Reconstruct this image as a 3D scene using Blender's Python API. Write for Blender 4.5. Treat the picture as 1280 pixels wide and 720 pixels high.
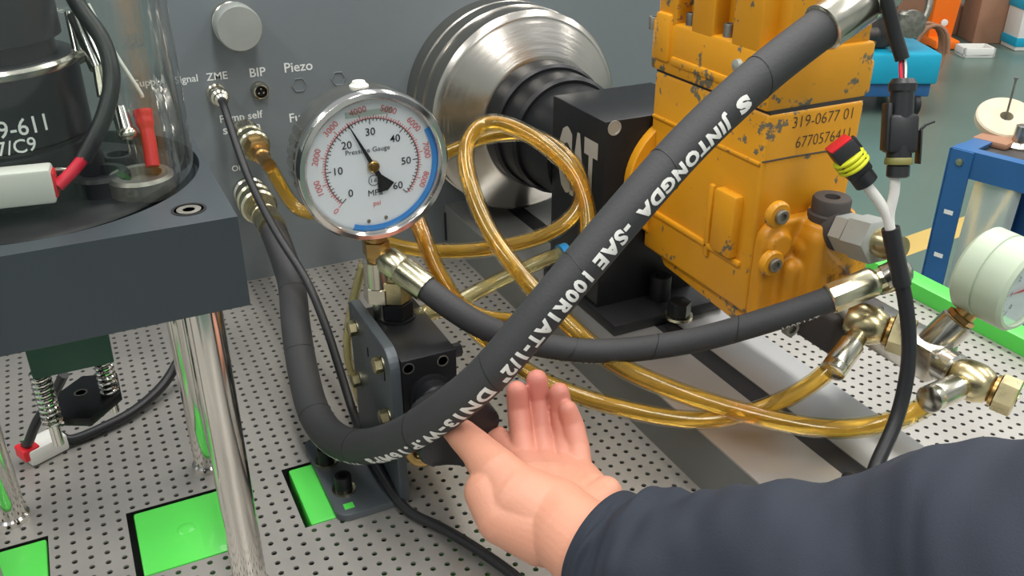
import bpy, bmesh, math, random
from mathutils import Vector, Matrix, noise
random.seed(7)
for o in list(bpy.data.objects): bpy.data.objects.remove(o)
scene = bpy.context.scene
COL = scene.collection
S = 0.01            # all builders work in centimetres, bench plate at z = 0
BENCH = 80.0        # bench plate stands 80 cm above the workshop floor
def W(v): return Vector((v[0]*S, v[1]*S, (v[2]+BENCH)*S))

# ------------------------------------------------------------------ camera
F_PX, YAW, PITCH, ROLL, CAMZ = 1145.87, math.radians(26.016), math.radians(27.305), math.radians(-0.0772), 43.783
_ca,_sa,_cb,_sb,_cc,_sc = math.cos(YAW),math.sin(YAW),math.cos(PITCH),math.sin(PITCH),math.cos(ROLL),math.sin(ROLL)
FW = Vector((_sa*_cb,_ca*_cb,-_sb)); _r = Vector((_ca,-_sa,0)); _u = _r.cross(FW)
RT = _cc*_r+_sc*_u; UP = -_sc*_r+_cc*_u
CAM = Vector((0,0,CAMZ))
cd = bpy.data.cameras.new('camera'); cam = bpy.data.objects.new('camera', cd); COL.objects.link(cam)
cd.sensor_width = 36; cd.sensor_fit = 'HORIZONTAL'; cd.lens = 36*F_PX/1280; cd.clip_start = .02; cd.clip_end = 60
m = Matrix((RT,UP,-FW)).transposed().to_4x4(); m.translation = W(CAM); cam.matrix_world = m
scene.camera = cam
def ray(x,y): return FW+RT*((x-640)/F_PX)-UP*((y-360)/F_PX)
def P(x,y,X=None,Y=None,z=None,d=None):
    r = ray(x,y)
    if d is not None: t = d
    elif X is not None: t = (X-CAM.x)/r.x
    elif Y is not None: t = (Y-CAM.y)/r.y
    else: t = (z-CAM.z)/r.z
    return CAM+r*t
def proj(p):
    D = p-CAM; zz = D.dot(FW); return 640+F_PX*D.dot(RT)/zz, 360-F_PX*D.dot(UP)/zz

# ------------------------------------------------------------------ light
wd = bpy.data.worlds.new('world'); scene.world = wd; wd.use_nodes = True
bg = wd.node_tree.nodes['Background']; bg.inputs[0].default_value = (.90,.95,1,1); bg.inputs[1].default_value = .48
def area(name, loc, size, sizey, power, target, col=(1,.97,.93)):
    l = bpy.data.lights.new(name,'AREA'); l.shape='RECTANGLE'; l.size=size; l.size_y=sizey; l.energy=power; l.color=col
    o = bpy.data.objects.new(name,l); COL.objects.link(o); o.location = loc
    o.rotation_euler = (Vector(target)-Vector(loc)).to_track_quat('-Z','Y').to_euler()
    return o
area('ceiling_strip_light', (0.2,-1.2,3.9), .5, 4.5, 95, (.2,-1.2,0))
area('ceiling_strip_light', (2.4,1.0,3.9), .5, 4.5, 95, (2.4,1.0,0))
area('ceiling_strip_light', (-2.2,.6,3.9), .5, 4.5, 95, (-2.2,.6,0))
area('ceiling_strip_light', (5.6,0.4,3.9), .5, 4.5, 120, (5.6,.4,0))
area('ceiling_strip_light', (1.0,3.2,3.9), .5, 4.5, 60, (1,3.2,0))
scene.view_settings.view_transform='Standard'; scene.view_settings.look='None'
scene.view_settings.exposure = 0.30; scene.view_settings.gamma = 1; scene.view_settings.use_curve_mapping = False

# ------------------------------------------------------------------ materials
def lin(c):
    f = lambda v: v/12.92 if v<=.04045 else ((v+.055)/1.055)**2.4
    return tuple(f(v/255) for v in c)+(1,)
MATS = {}
def mat(name, rgb, rough=.5, metal=0, bump=0, bscale=200, var=0, vscale=30, trans=0, ior=1.45, coat=0, spec=.5, aniso=None, emit=None, alpha=1):
    M = bpy.data.materials.new(name); M.use_nodes=True; nt=M.node_tree; b=nt.nodes['Principled BSDF']
    b.inputs['Base Color'].default_value=lin(rgb); b.inputs['Roughness'].default_value=rough; b.inputs['Metallic'].default_value=metal
    b.inputs['Transmission Weight'].default_value=trans; b.inputs['IOR'].default_value=ior; b.inputs['Coat Weight'].default_value=coat
    b.inputs['Specular IOR Level'].default_value=spec
    tc=nt.nodes.new('ShaderNodeTexCoord')
    if var:
        n=nt.nodes.new('ShaderNodeTexNoise'); n.inputs['Scale'].default_value=vscale; n.inputs['Detail'].default_value=6
        mp=nt.nodes.new('ShaderNodeMapRange'); mp.inputs[1].default_value=.3; mp.inputs[2].default_value=.7
        mp.inputs[3].default_value=1-var; mp.inputs[4].default_value=1+var
        mx=nt.nodes.new('ShaderNodeMix'); mx.data_type='RGBA'; mx.blend_type='MULTIPLY'; mx.inputs[0].default_value=1
        mx.inputs[6].default_value=lin(rgb)
        nt.links.new(tc.outputs['Object'],n.inputs['Vector']); nt.links.new(n.outputs['Fac'],mp.inputs[0]); nt.links.new(mp.outputs[0],mx.inputs[7])
        nt.links.new(mx.outputs[2],b.inputs['Base Color'])
        mr=nt.nodes.new('ShaderNodeMapRange'); mr.inputs[3].default_value=max(.02,rough*(1-var)); mr.inputs[4].default_value=min(1,rough*(1+var))
        nt.links.new(n.outputs['Fac'],mr.inputs[0]); nt.links.new(mr.outputs[0],b.inputs['Roughness'])
    if bump:
        n2=nt.nodes.new('ShaderNodeTexNoise'); n2.inputs['Scale'].default_value=bscale; n2.inputs['Detail'].default_value=4
        if aniso:
            mpg=nt.nodes.new('ShaderNodeMapping'); mpg.inputs['Scale'].default_value=aniso
            nt.links.new(tc.outputs['Object'],mpg.inputs['Vector']); nt.links.new(mpg.outputs[0],n2.inputs['Vector'])
        else: nt.links.new(tc.outputs['Object'],n2.inputs['Vector'])
        bp=nt.nodes.new('ShaderNodeBump'); bp.inputs['Strength'].default_value=bump; bp.inputs['Distance'].default_value=.002
        nt.links.new(n2.outputs['Fac'],bp.inputs['Height']); nt.links.new(bp.outputs[0],b.inputs['Normal'])
    MATS[name]=M; return M
def clear_mat(name, tint, rough=.03, ior=1.45, tintmix=1.0):
    """thin clear wall: tinted transparency plus Fresnel gloss"""
    M=bpy.data.materials.new(name); M.use_nodes=True; nt=M.node_tree
    for n in list(nt.nodes): nt.nodes.remove(n)
    out=nt.nodes.new('ShaderNodeOutputMaterial'); t=nt.nodes.new('ShaderNodeBsdfTransparent'); t.inputs[0].default_value=lin(tint)
    g=nt.nodes.new('ShaderNodeBsdfGlossy'); g.inputs['Roughness'].default_value=rough
    lw=nt.nodes.new('ShaderNodeLayerWeight'); lw.inputs[0].default_value=.5
    pw=nt.nodes.new('ShaderNodeMath'); pw.operation='POWER'; pw.inputs[1].default_value=2.6
    fr=nt.nodes.new('ShaderNodeMath'); fr.operation='MULTIPLY_ADD'; fr.inputs[1].default_value=(ior-1)*1.6; fr.inputs[2].default_value=((ior-1)/(ior+1))**2
    nt.links.new(lw.outputs['Facing'],pw.inputs[0]); nt.links.new(pw.outputs[0],fr.inputs[0])
    mx=nt.nodes.new('ShaderNodeMixShader')
    nt.links.new(fr.outputs[0],mx.inputs[0]); nt.links.new(t.outputs[0],mx.inputs[1]); nt.links.new(g.outputs[0],mx.inputs[2]); nt.links.new(mx.outputs[0],out.inputs[0])
    MATS[name]=M; return M
mat('stainless',(164,161,155),.46,.62,var=.10,vscale=9,bump=.03,bscale=40)
mat('bed_steel',(182,182,180),.34,.8,var=.10,vscale=6,bump=.02,bscale=60)
mat('bed_paint',(105,107,104),.45,.0,var=.06,vscale=12)
mat('tray_dark',(52,56,52),.8)
mat('slot_black',(22,22,24),.6)
mat('green_paint',(84,206,80),.38,0,var=.05,vscale=20,coat=.2)
mat('green_dark',(22,72,52),.5,0,var=.12,vscale=30)
mat('panel_paint',(112,120,124),.48,0,bump=.05,bscale=900,var=.03,vscale=4)
mat('letter_grey',(172,168,158),.5,.2); mat('label_white',(225,228,226),.6)
mat('chrome',(205,202,196),.12,1)
mat('steel',(188,184,174),.24,1,var=.18,vscale=60,bump=.05,bscale=150)
mat('steel_turned',(176,172,164),.26,1,var=.10,vscale=10,bump=.12,bscale=30,aniso=(1,12,1))
mat('steel_dull',(140,138,130),.45,.9,var=.25,vscale=50,bump=.2,bscale=120)
mat('zinc_dull',(168,173,168),.42,.45,var=.06,vscale=40); mat('nickel',(200,196,180),.22,1,var=.12,vscale=80)
mat('zinc_gold',(190,178,138),.28,1,var=.18,vscale=70,bump=.06,bscale=100)
mat('zinc_pale',(196,192,164),.26,1,var=.15,vscale=70)
mat('brass',(178,144,90),.32,1,var=.22,vscale=60)
mat('black_anod',(26,27,29),.38,.25,var=.10,vscale=25)
mat('black_metal',(26,27,29),.42,.3,var=.15,vscale=30,bump=.05,bscale=100)
mat('bracket_gray',(74,80,84),.42,.1,var=.06,vscale=20)
mat('stand_paint',(54,61,65),.42,.05,var=.05,vscale=18,bump=.02,bscale=300)
mat('rubber',(52,53,54),.62,0,bump=.12,bscale=500,var=.07,vscale=25)
mat('rubber_smooth',(30,31,33),.42,0,var=.06,vscale=30)
mat('plastic_black',(36,37,39),.38,0)
mat('plastic_red',(208,34,44),.4,0)
mat('plastic_yellow',(205,208,36),.45,0); mat('seal_olive',(122,118,66),.5,0)
mat('plastic_white',(214,214,208),.45,0)
mat('wire_white',(224,222,216),.5,0)
mat('wire_red',(215,30,60),.42,0)
mat('device_black',(40,42,46),.35,.2,var=.08,vscale=15)
mat('dial_white',(228,232,238),.5,0)
mat('dial_black',(28,28,30),.5,0)
mat('dial_red',(214,92,96),.6,0)
mat('dial_blue',(66,140,216),.35,0)
mat('hose_print',(222,222,216),.7,0,bump=.1,bscale=300)
mat('tag_blue',(40,140,220),.4,0)
mat('skin',(200,142,117),.5,0,bump=.10,bscale=500,var=.06,vscale=14)
MATS['skin'].node_tree.nodes['Principled BSDF'].inputs['Subsurface Weight'].default_value=.15
MATS['skin'].node_tree.nodes['Principled BSDF'].inputs['Subsurface Radius'].default_value=(.008,.003,.002)
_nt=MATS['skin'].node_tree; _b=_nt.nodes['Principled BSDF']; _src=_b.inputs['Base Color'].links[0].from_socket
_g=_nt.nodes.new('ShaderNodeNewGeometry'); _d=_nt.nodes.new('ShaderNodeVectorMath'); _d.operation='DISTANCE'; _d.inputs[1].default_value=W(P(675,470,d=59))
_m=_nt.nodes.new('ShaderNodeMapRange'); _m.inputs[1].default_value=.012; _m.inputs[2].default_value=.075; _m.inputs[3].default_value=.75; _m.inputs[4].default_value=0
_x=_nt.nodes.new('ShaderNodeMix'); _x.data_type='RGBA'; _x.inputs[7].default_value=lin((196,118,108))   # redder towards fingertips: blood tint, plus finger shading put into the colour
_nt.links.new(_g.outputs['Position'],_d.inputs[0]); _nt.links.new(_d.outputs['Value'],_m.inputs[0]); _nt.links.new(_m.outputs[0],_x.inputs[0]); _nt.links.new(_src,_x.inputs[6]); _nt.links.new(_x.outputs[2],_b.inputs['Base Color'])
mat('nail',(222,170,150),.35,0)
mat('sleeve_cloth',(34,40,51),.85,0,bump=.18,bscale=1200,var=.10,vscale=7)
mat('floor_green',(86,106,97),.30,0,var=.07,vscale=2.0,bump=.02,bscale=20)
mat('floor_yellow',(186,160,92),.4,0,var=.08,vscale=6)
mat('wall_paint',(186,190,190),.8)
mat('blue_paint',(44,92,142),.42,0,var=.10,vscale=9)
mat('cyan_paint',(24,152,184),.42,0,var=.08,vscale=8)
mat('orange_paint',(236,112,20),.45,0,var=.05,vscale=8)
mat('cardboard',(150,112,88),.85,0,var=.10,vscale=10)
mat('cream_stone',(194,182,158),.8,0,var=.10,vscale=25)
mat('gauge_cream',(176,190,168),.42,0,var=.04,vscale=30)
mat('dark_clutter',(66,62,60),.6,.2,var=.3,vscale=20)
mat('socket_dark',(12,12,13),.7)
clear_mat('glass',(249,251,249),.03,1.5)
mat('sheet_film',(225,230,226),.3,0,trans=.7,ior=1.1,alpha=1)
clear_mat('tube_clear',(246,240,214),.05,1.35)
clear_mat('film_clear',(236,240,236),.10,1.25)
# amber oil
M=mat('amber_oil',(250,212,112),.08,0,trans=.85,ior=1.40,var=.10,vscale=90,bump=.10,bscale=90)
M=mat('pale_oil',(236,236,214),.08,0,trans=.85,ior=1.40)
# chipped yellow paint
M=mat('pump_yellow',(214,148,26),.40,0,coat=.15,bump=.10,bscale=90)
nt=M.node_tree; b=nt.nodes['Principled BSDF']; tc=[n for n in nt.nodes if n.type=='TEX_COORD'][0]
n1=nt.nodes.new('ShaderNodeTexNoise'); n1.inputs['Scale'].default_value=95; n1.inputs['Detail'].default_value=7; n1.inputs['Roughness'].default_value=.65
n2=nt.nodes.new('ShaderNodeTexNoise'); n2.inputs['Scale'].default_value=14; n2.inputs['Detail'].default_value=3
ad=nt.nodes.new('ShaderNodeMath'); ad.operation='MULTIPLY'
rp=nt.nodes.new('ShaderNodeValToRGB'); rp.color_ramp.elements[0].position=.395; rp.color_ramp.elements[1].position=.41
geo=nt.nodes.new('ShaderNodeNewGeometry')
pr_=nt.nodes.new('ShaderNodeValToRGB'); pr_.color_ramp.elements[0].position=.50; pr_.color_ramp.elements[1].position=.60
pm=nt.nodes.new('ShaderNodeMath'); pm.operation='MULTIPLY'; pm.inputs[1].default_value=.13
a2=nt.nodes.new('ShaderNodeMath'); a2.operation='ADD'
mx=nt.nodes.new('ShaderNodeMix'); mx.data_type='RGBA'; mx.inputs[6].default_value=lin((214,148,26)); mx.inputs[7].default_value=lin((104,98,82))
tone=nt.nodes.new('ShaderNodeMix'); tone.data_type='RGBA'; tone.inputs[6].default_value=lin((202,136,22)); tone.inputs[7].default_value=lin((224,158,30))
nt.links.new(tc.outputs['Object'],n1.inputs['Vector']); nt.links.new(tc.outputs['Object'],n2.inputs['Vector'])
nt.links.new(n1.outputs['Fac'],ad.inputs[0]); nt.links.new(n2.outputs['Fac'],ad.inputs[1])
nt.links.new(geo.outputs['Pointiness'],pr_.inputs[0]); nt.links.new(pr_.outputs[0],pm.inputs[0])
nt.links.new(ad.outputs[0],a2.inputs[0]); nt.links.new(pm.outputs[0],a2.inputs[1])
nt.links.new(a2.outputs[0],rp.inputs[0]); nt.links.new(rp.outputs[0],mx.inputs[0])
nt.links.new(n2.outputs['Fac'],tone.inputs[0]); nt.links.new(tone.outputs[2],mx.inputs[6]); nt.links.new(mx.outputs[2],b.inputs['Base Color'])

# the greasy front cover: same paint with brown oil stains
M2=M.copy(); M2.name='pump_yellow_greasy'; MATS['pump_yellow_greasy']=M2
for _n in M2.node_tree.nodes:
    if _n.type=='VALTORGB' and abs(_n.color_ramp.elements[0].position-.395)<.001: _n.color_ramp.elements[0].position=.315; _n.color_ramp.elements[1].position=.40
    if _n.type=='MIX' and not _n.inputs[7].is_linked and not _n.inputs[6].is_linked: _n.inputs[6].default_value=lin((186,118,20))
    elif _n.type=='MIX' and not _n.inputs[7].is_linked: _n.inputs[7].default_value=lin((84,54,26))
# ------------------------------------------------------------------ mesh helpers
def ortho(a):
    a=Vector(a).normalized(); h=Vector((0,0,1)) if abs(a.z)<.9 else Vector((1,0,0))
    u=h.cross(a).normalized(); return u,a.cross(u)
class MB:
    def __init__(s): s.v=[]; s.f=[]
    def add(s,vs,fs):
        o=len(s.v); s.v+= [Vector(v) for v in vs]; s.f+= [tuple(i+o for i in f) for f in fs]; return s
    def bm(s,b):
        b.verts.index_update(); return s.add([v.co.copy() for v in b.verts],[[v.index for v in f.verts] for f in b.faces])
    def box(s,lo,hi,bev=0,seg=2,rot=None,piv=None):
        b=bmesh.new(); bmesh.ops.create_cube(b,size=1)
        c=[(lo[i]+hi[i])/2 for i in range(3)]; d=[hi[i]-lo[i] for i in range(3)]
        for v in b.verts: v.co=Vector((v.co.x*d[0]+c[0],v.co.y*d[1]+c[1],v.co.z*d[2]+c[2]))
        if bev: bmesh.ops.bevel(b,geom=b.edges[:],offset=bev,segments=seg,affect='EDGES',profile=.5)
        if rot:
            pv=Vector(piv or c)
            for v in b.verts: v.co=rot@(v.co-pv)+pv
        s.bm(b); b.free(); return s
    def lathe(s,prof,org,axis,seg=40,cap=True,rotoff=0,u=None):
        """prof: list of (radius, distance along axis)"""
        org=Vector(org); a=Vector(axis).normalized()
        if u is None: u,w=ortho(a)
        else: u=(Vector(u)-a*Vector(u).dot(a)).normalized(); w=a.cross(u)
        vs=[];fs=[];n=len(prof)
        for r,h in prof:
            for k in range(seg):
                t=2*math.pi*k/seg+rotoff; vs.append(org+a*h+(u*math.cos(t)+w*math.sin(t))*max(r,1e-4))
        for i in range(n-1):
            for k in range(seg):
                k2=(k+1)%seg; fs.append((i*seg+k,i*seg+k2,(i+1)*seg+k2,(i+1)*seg+k))
        if cap: fs.append(tuple(range(seg))[::-1]); fs.append(tuple((n-1)*seg+k for k in range(seg)))
        return s.add(vs,fs)
    def hexa(s,r,org,axis,h0,h1,ch=.12,u=None,rotoff=0):
        """chamfered hexagon bar between h0 and h1"""
        return s.lathe([(r*(1-ch),h0),(r,h0+r*ch*.5),(r,h1-r*ch*.5),(r*(1-ch),h1)],org,axis,6,True,rotoff,u)
    def prism(s,poly,org,u,v,n,t,bev=0):
        """extrude a 2-D polygon (u,v) by t along n"""
        org,u,v,n=Vector(org),Vector(u),Vector(v),Vector(n)
        b=bmesh.new(); vs=[b.verts.new(org+u*p[0]+v*p[1]) for p in poly]; f=b.faces.new(vs)
        r=bmesh.ops.extrude_face_region(b,geom=[f])
        for e in r['geom']:
            if isinstance(e,bmesh.types.BMVert): e.co+=n*t
        bmesh.ops.recalc_face_normals(b,faces=b.faces[:])
        if bev: bmesh.ops.bevel(b,geom=[e for e in b.edges],offset=bev,segments=2,affect='EDGES',profile=.5)
        s.bm(b); b.free(); return s
    def tube(s,pts,rad,seg=16,cap=True):
        """pts: list of Vectors; rad number or list"""
        n=len(pts); T=[]
        for i in range(n): T.append((pts[min(n-1,i+1)]-pts[max(0,i-1)]).normalized())
        u,_=ortho(T[0]); vs=[];fs=[]
        for i in range(n):
            u=(u-T[i]*u.dot(T[i])).normalized(); w=T[i].cross(u); r=rad[i] if isinstance(rad,(list,tuple)) else rad
            for k in range(seg):
                t=2*math.pi*k/seg; vs.append(pts[i]+(u*math.cos(t)+w*math.sin(t))*r)
        for i in range(n-1):
            for k in range(seg):
                k2=(k+1)%seg; fs.append((i*seg+k,i*seg+k2,(i+1)*seg+k2,(i+1)*seg+k))
        if cap: fs.append(tuple(range(seg))[::-1]); fs.append(tuple((n-1)*seg+k for k in range(seg)))
        return s.add(vs,fs)
    def sphere(s,c,r,sx=(1,1,1),seg=20,rings=12):
        b=bmesh.new(); bmesh.ops.create_uvsphere(b,u_segments=seg,v_segments=rings,radius=1)
        for v in b.verts: v.co=Vector((c[0]+v.co.x*r*sx[0],c[1]+v.co.y*r*sx[1],c[2]+v.co.z*r*sx[2]))
        s.bm(b); b.free(); return s
def spline(pts,n=12):
    """Catmull-Rom through pts"""
    pts=[Vector(p) for p in pts]; q=[pts[0]*2-pts[1]]+pts+[pts[-1]*2-pts[-2]]; out=[]
    for i in range(1,len(q)-2):
        a,b,c,d=q[i-1],q[i],q[i+1],q[i+2]
        for k in range(n):
            t=k/n; out.append(.5*((2*b)+(c-a)*t+(2*a-5*b+4*c-d)*t*t+(3*b-a-3*c+d)*t**3))
    out.append(pts[-1]); return out
def smooth_path(pts,it=6):
    p=[v.copy() for v in pts]
    for _ in range(it):
        q=[v.copy() for v in p]
        for i in range(1,len(p)-1): q[i]=(p[i-1]+2*p[i]+p[i+1])/4
        p=q
    return p
ORG = {}
def thing(name,label,cat,loc,group=None):
    o=bpy.data.objects.new(name,None); COL.objects.link(o); o.location=W(loc); o.empty_display_size=.02
    o['label']=label; o['category']=cat
    if group: o['group']=group
    ORG[o.name]=W(loc); return o
def part(name,mb,mt,parent=None,label=None,cat=None,group=None,kind=None,smooth=35,loc=None):
    """one mesh object; vertices given in world centimetres, stored relative to the top-level origin"""
    me=bpy.data.meshes.new(name)
    org=Vector((0,0,0)) 
    if parent is not None: org=ORG[parent.name]
    elif loc is not None: org=W(loc)
    me.from_pydata([tuple(W(v)-org) for v in mb.v],[],mb.f); me.update()
    b=bmesh.new(); b.from_mesh(me); bmesh.ops.recalc_face_normals(b,faces=b.faces[:]); b.to_mesh(me); b.free()
    if smooth:
        me.polygons.foreach_set('use_smooth',[True]*len(me.polygons)); me.set_sharp_from_angle(angle=math.radians(smooth))
    me.materials.append(MATS[mt] if isinstance(mt,str) else mt)
    o=bpy.data.objects.new(name,me); COL.objects.link(o)
    if parent is not None:
        o.parent=parent; ORG[o.name]=org
    else:
        o.location=org; ORG[o.name]=org
    if label: o['label']=label
    if cat: o['category']=cat
    if group: o['group']=group
    if kind: o['kind']=kind
    return o
def remesh_part(o,vox,it,fac=.5):
    md=o.modifiers.new('r','REMESH'); md.mode='VOXEL'; md.voxel_size=vox; md.use_smooth_shade=True
    ms=o.modifiers.new('s','SMOOTH'); ms.factor=fac; ms.iterations=it
    dg=bpy.context.evaluated_depsgraph_get(); dg.update()
    me=bpy.data.meshes.new_from_object(o.evaluated_get(dg)); o.modifiers.clear(); old=o.data; mt=old.materials[0]; o.data=me; bpy.data.meshes.remove(old)
    if not me.materials: me.materials.append(mt)
    me.polygons.foreach_set('use_smooth',[True]*len(me.polygons))
def copy_part(src,parent,delta):
    """copy of a part (shared mesh) moved by delta cm, with its children"""
    c=src.copy(); COL.objects.link(c); c.parent=parent; c.location=src.location+Vector(delta)*S
    ORG[c.name]=ORG[parent.name]+Vector(delta)*S
    for ch in list(src.children):
        k=ch.copy(); COL.objects.link(k); k.parent=c
    return c
_tc={}
def text_mesh(body,bold=0.0,space=1.0):
    key=(body,bold,space)
    if key in _tc: return _tc[key]
    cu=bpy.data.curves.new('t','FONT'); cu.body=body; cu.size=1; cu.offset=bold; cu.resolution_u=3; cu.space_character=space
    o=bpy.data.objects.new('t',cu); COL.objects.link(o); dg=bpy.context.evaluated_depsgraph_get(); dg.update()
    me=bpy.data.meshes.new_from_object(o.evaluated_get(dg)); bpy.data.objects.remove(o)
    vs=[v.co.copy() for v in me.vertices]; fs=[tuple(p.vertices) for p in me.polygons]; bpy.data.meshes.remove(me)
    x0=min(v.x for v in vs); x1=max(v.x for v in vs); y0=min(v.y for v in vs); y1=max(v.y for v in vs)
    vs=[((v.x-x0)/(x1-x0),(v.y-y0)/(y1-y0)) for v in vs]; asp=(x1-x0)/(y1-y0)
    _tc[key]=(vs,fs,asp); return _tc[key]
def text(mb,body,center,right,up,h,w=None,bold=.01,lift=.02):
    """flat lettering: height h cm, centred, in the plane right/up"""
    vs,fs,asp=text_mesh(body,bold); w=w or h*asp; r=Vector(right).normalized(); u=Vector(up).normalized(); n=r.cross(u)
    return mb.add([Vector(center)+r*((x-.5)*w)+u*((y-.5)*h)+n*lift for x,y in vs],fs)
X_,Y_,Z_=Vector((1,0,0)),Vector((0,1,0)),Vector((0,0,1))

# ================================================================== SETTING
def struct(name,mb,mt): return part(name,mb,mt,kind='structure',smooth=0)
struct('floor',MB().box((-400,-400,-BENCH-4),(720,800,-BENCH)),'floor_green')
struct('wall_back',MB().box((-400,800,-BENCH),(720,808,330)),'wall_paint')
struct('wall_right',MB().box((720,-400,-BENCH),(728,808,330)),'wall_paint')
struct('wall_left',MB().box((-408,-400,-BENCH),(-400,808,330)),'wall_paint')
struct('wall_front',MB().box((-400,-408,-BENCH),(720,-400,330)),'wall_paint')
# yellow lane line painted on the floor
a0=P(1120,300,z=-BENCH); a1=P(1300,238,z=-BENCH); b1=P(1300,262,z=-BENCH); b0=P(1120,325,z=-BENCH)
dirv=(a1-a0).normalized(); nv=Vector((-dirv.y,dirv.x,0)); wv=abs((b0-a0).dot(nv))
ln=MB(); st=a0-dirv*60; en=a1+dirv*160; pr=-nv*wv if (b0-a0).dot(nv)<0 else nv*wv
ln.add([st+Z_*.05,en+Z_*.05,en+pr+Z_*.05,st+pr+Z_*.05],[(0,1,2,3)])
struct('trim_1',ln,'floor_yellow')

# ================================================================== TEST BENCH
bench=thing('test_bench','grey pump test bench with perforated steel top, raised bed and instrument panel','test bench',(10,70,-BENCH))
def perforated(x0,x1,y0,y1,skip,hr=.19,th=.15):
    """plate with real round holes on a 1 cm square grid; x0,y0 are cell borders"""
    mb=MB(); vs=[];fs=[];N=12
    ang=[2*math.pi*k/N for k in range(N)]
    grid={}
    def corner(i,j):
        if (i,j) not in grid: grid[(i,j)]=len(vs); vs.append((x0+i,y0+j,0))
        return grid[(i,j)]
    nx=round(x1-x0); ny=round(y1-y0)
    for i in range(nx):
        for j in range(ny):
            cx,cy=x0+i+.5,y0+j+.5
            if skip(cx,cy): continue
            c=[corner(i+1,j+1),corner(i,j+1),corner(i,j),corner(i+1,j)]
            o=len(vs)
            for a in ang: vs.append((cx+hr*math.cos(a),cy+hr*math.sin(a),0))
            for a in ang: vs.append((cx+hr*math.cos(a),cy+hr*math.sin(a),-th))
            for k in range(N): fs.append((o+k,o+(k+1)%N,o+N+(k+1)%N,o+N+k))
            q=N//4
            # quadrant k spans angles 90k..90k+90, its corner c[k]
            for k in range(4):
                ids=[o+(k*q+t)%N for t in range(q+1)]
                for t in range(q): fs.append((c[k],ids[t+1],ids[t]))
                fs.append((c[k],c[(k+1)%4],ids[-1]))
    mb.v=[Vector(v) for v in vs]; mb.f=fs; return mb
cuts=[(-2.5,4.5,50.05,57.05),(-16.5,-7.5,50.05,57.05),(8.5,15.5,50.05,57.05)]
def skipL(cx,cy): return any(a<cx<b and c<cy<d for a,b,c,d in cuts)
part('perforated_plate',perforated(-17.5,35.5,30.05,90.05,skipL),'stainless',bench,smooth=0,label='stainless sheet punched with a square grid of round holes')
part('perforated_plate',perforated(47.85,72.85,18.1,90.1,lambda x,y:False),'stainless',bench,smooth=0)
pl=MB()
pl.box((-60,20,-.15),(-17.5,90,0)); pl.box((-17.5,10,-.15),(47.85,30.05,0)); 
part('plain_plate',pl,'stainless',bench,smooth=0)
part('drip_tray',MB().box((-60,10,-9),(73,91,-6)),'tray_dark',bench,smooth=0)
part('frame_beam',MB().box((12,24,-5),(30,47,-1.4),.2),'green_paint',bench)
for c in cuts:
    pad=MB().box((c[0]+.45,c[2]+.12,-3),(c[1]-.1,c[3]-.25,.02),.18,2)
    p_=part('frame_pad',pad,'green_paint',bench,label='bright green pad set in a cut-out of the plate')
    cx=(c[0]+c[1])/2+.1; 
    part('pad_bolt',MB().lathe([(.62,0),(.62,.04),(.5,.12),(.1,.15)],(cx,(c[2]+c[3])/2,.0),Z_,20),'green_paint',p_)
part('edge_rail',MB().box((72.9,10,-4),(75.2,91,1.6),.15),'green_paint',bench,label='bright green rail along the edge')
bed=part('raised_bed',MB().box((35.5,10,0),(48.4,90,4.55)),'bed_paint',bench,smooth=0,label='grey painted bed under the pump')
bt=MB(); bt.box((35.5,10,4.55),(41.1,90,4.7)); bt.box((43.0,10,4.55),(48.4,90,4.7))
part('bed_top',bt,'bed_steel',bed,smooth=0)
part('clamp_slot',MB().box((41.1,10,4.3),(43.0,90,4.62)),'slot_black',bed,smooth=0)
cb=MB().box((-60,12,-BENCH),(73,89,-9)); part('cabinet',cb,'panel_paint',bench,smooth=0)
# instrument panel
panel=part('instrument_panel',MB().box((-60,90,-6),(73,104,62),.3),'panel_paint',bench,label='grey instrument panel with white printed labels')
def plabel(s,px,py,h,bold=.012):
    c=P(px,py,Y=90); part('panel_lettering',text(MB(),s,(c.x,90,c.z),X_,Z_,h,bold=bold,lift=.03),'label_white',panel,smooth=0)
plabel('Signal',233,100,.9); plabel('ZME',271,95,.72); plabel('BIP',322,90,.85); plabel('Piezo',373,83,.95)
plabel('Pump self',302,147,1.0); plabel('suction',302,160,.85); plabel('Fuel',374,146,.9)
plabel('Oil',296,210,.6); 
plabel('Supply',186,104,.9)
# blanked hexagonal recess rings
for px,py in ((374,106),(423,98)):
    c=P(px,py,Y=90); r=MB().lathe([(.78,0),(.78,.10),(.70,.12),(.66,.10),(.66,.0)],(c.x,90,c.z),-Y_,6,False); part('blanking_ring',r,'panel_paint',panel)
# dark recess framed in the panel under the flywheel
c0=P(556,300,Y=90); c1=P(612,255,Y=90)
part('recess_frame',MB().box((c0.x,89.7,c0.z),(c0.x+14,90,c1.z),.1),'slot_black',panel)
part('recess_cover',MB().box((c0.x+.5,89.5,c0.z-.2),(c0.x+13.6,90,c1.z-.5),.1),'panel_paint',panel)
# steel plug knob
c=P(290,27,Y=90)
pk=thing('panel_plug','round brushed steel plug above the sensor sockets on grey panel','knob',(c.x,90,c.z))
part('collar',MB().lathe([(1.75,0),(1.95,.25),(1.95,.8),(1.75,1.0)],(c.x,90,c.z),-Y_,40),'nickel',pk)
part('cap',MB().lathe([(1.6,1.0),(1.6,1.4),(2.0,1.5),(2.05,1.7),(2.05,3.5),(1.95,3.7),(.1,3.72)],(c.x,90,c.z),-Y_,48),'zinc_dull',pk)
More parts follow.
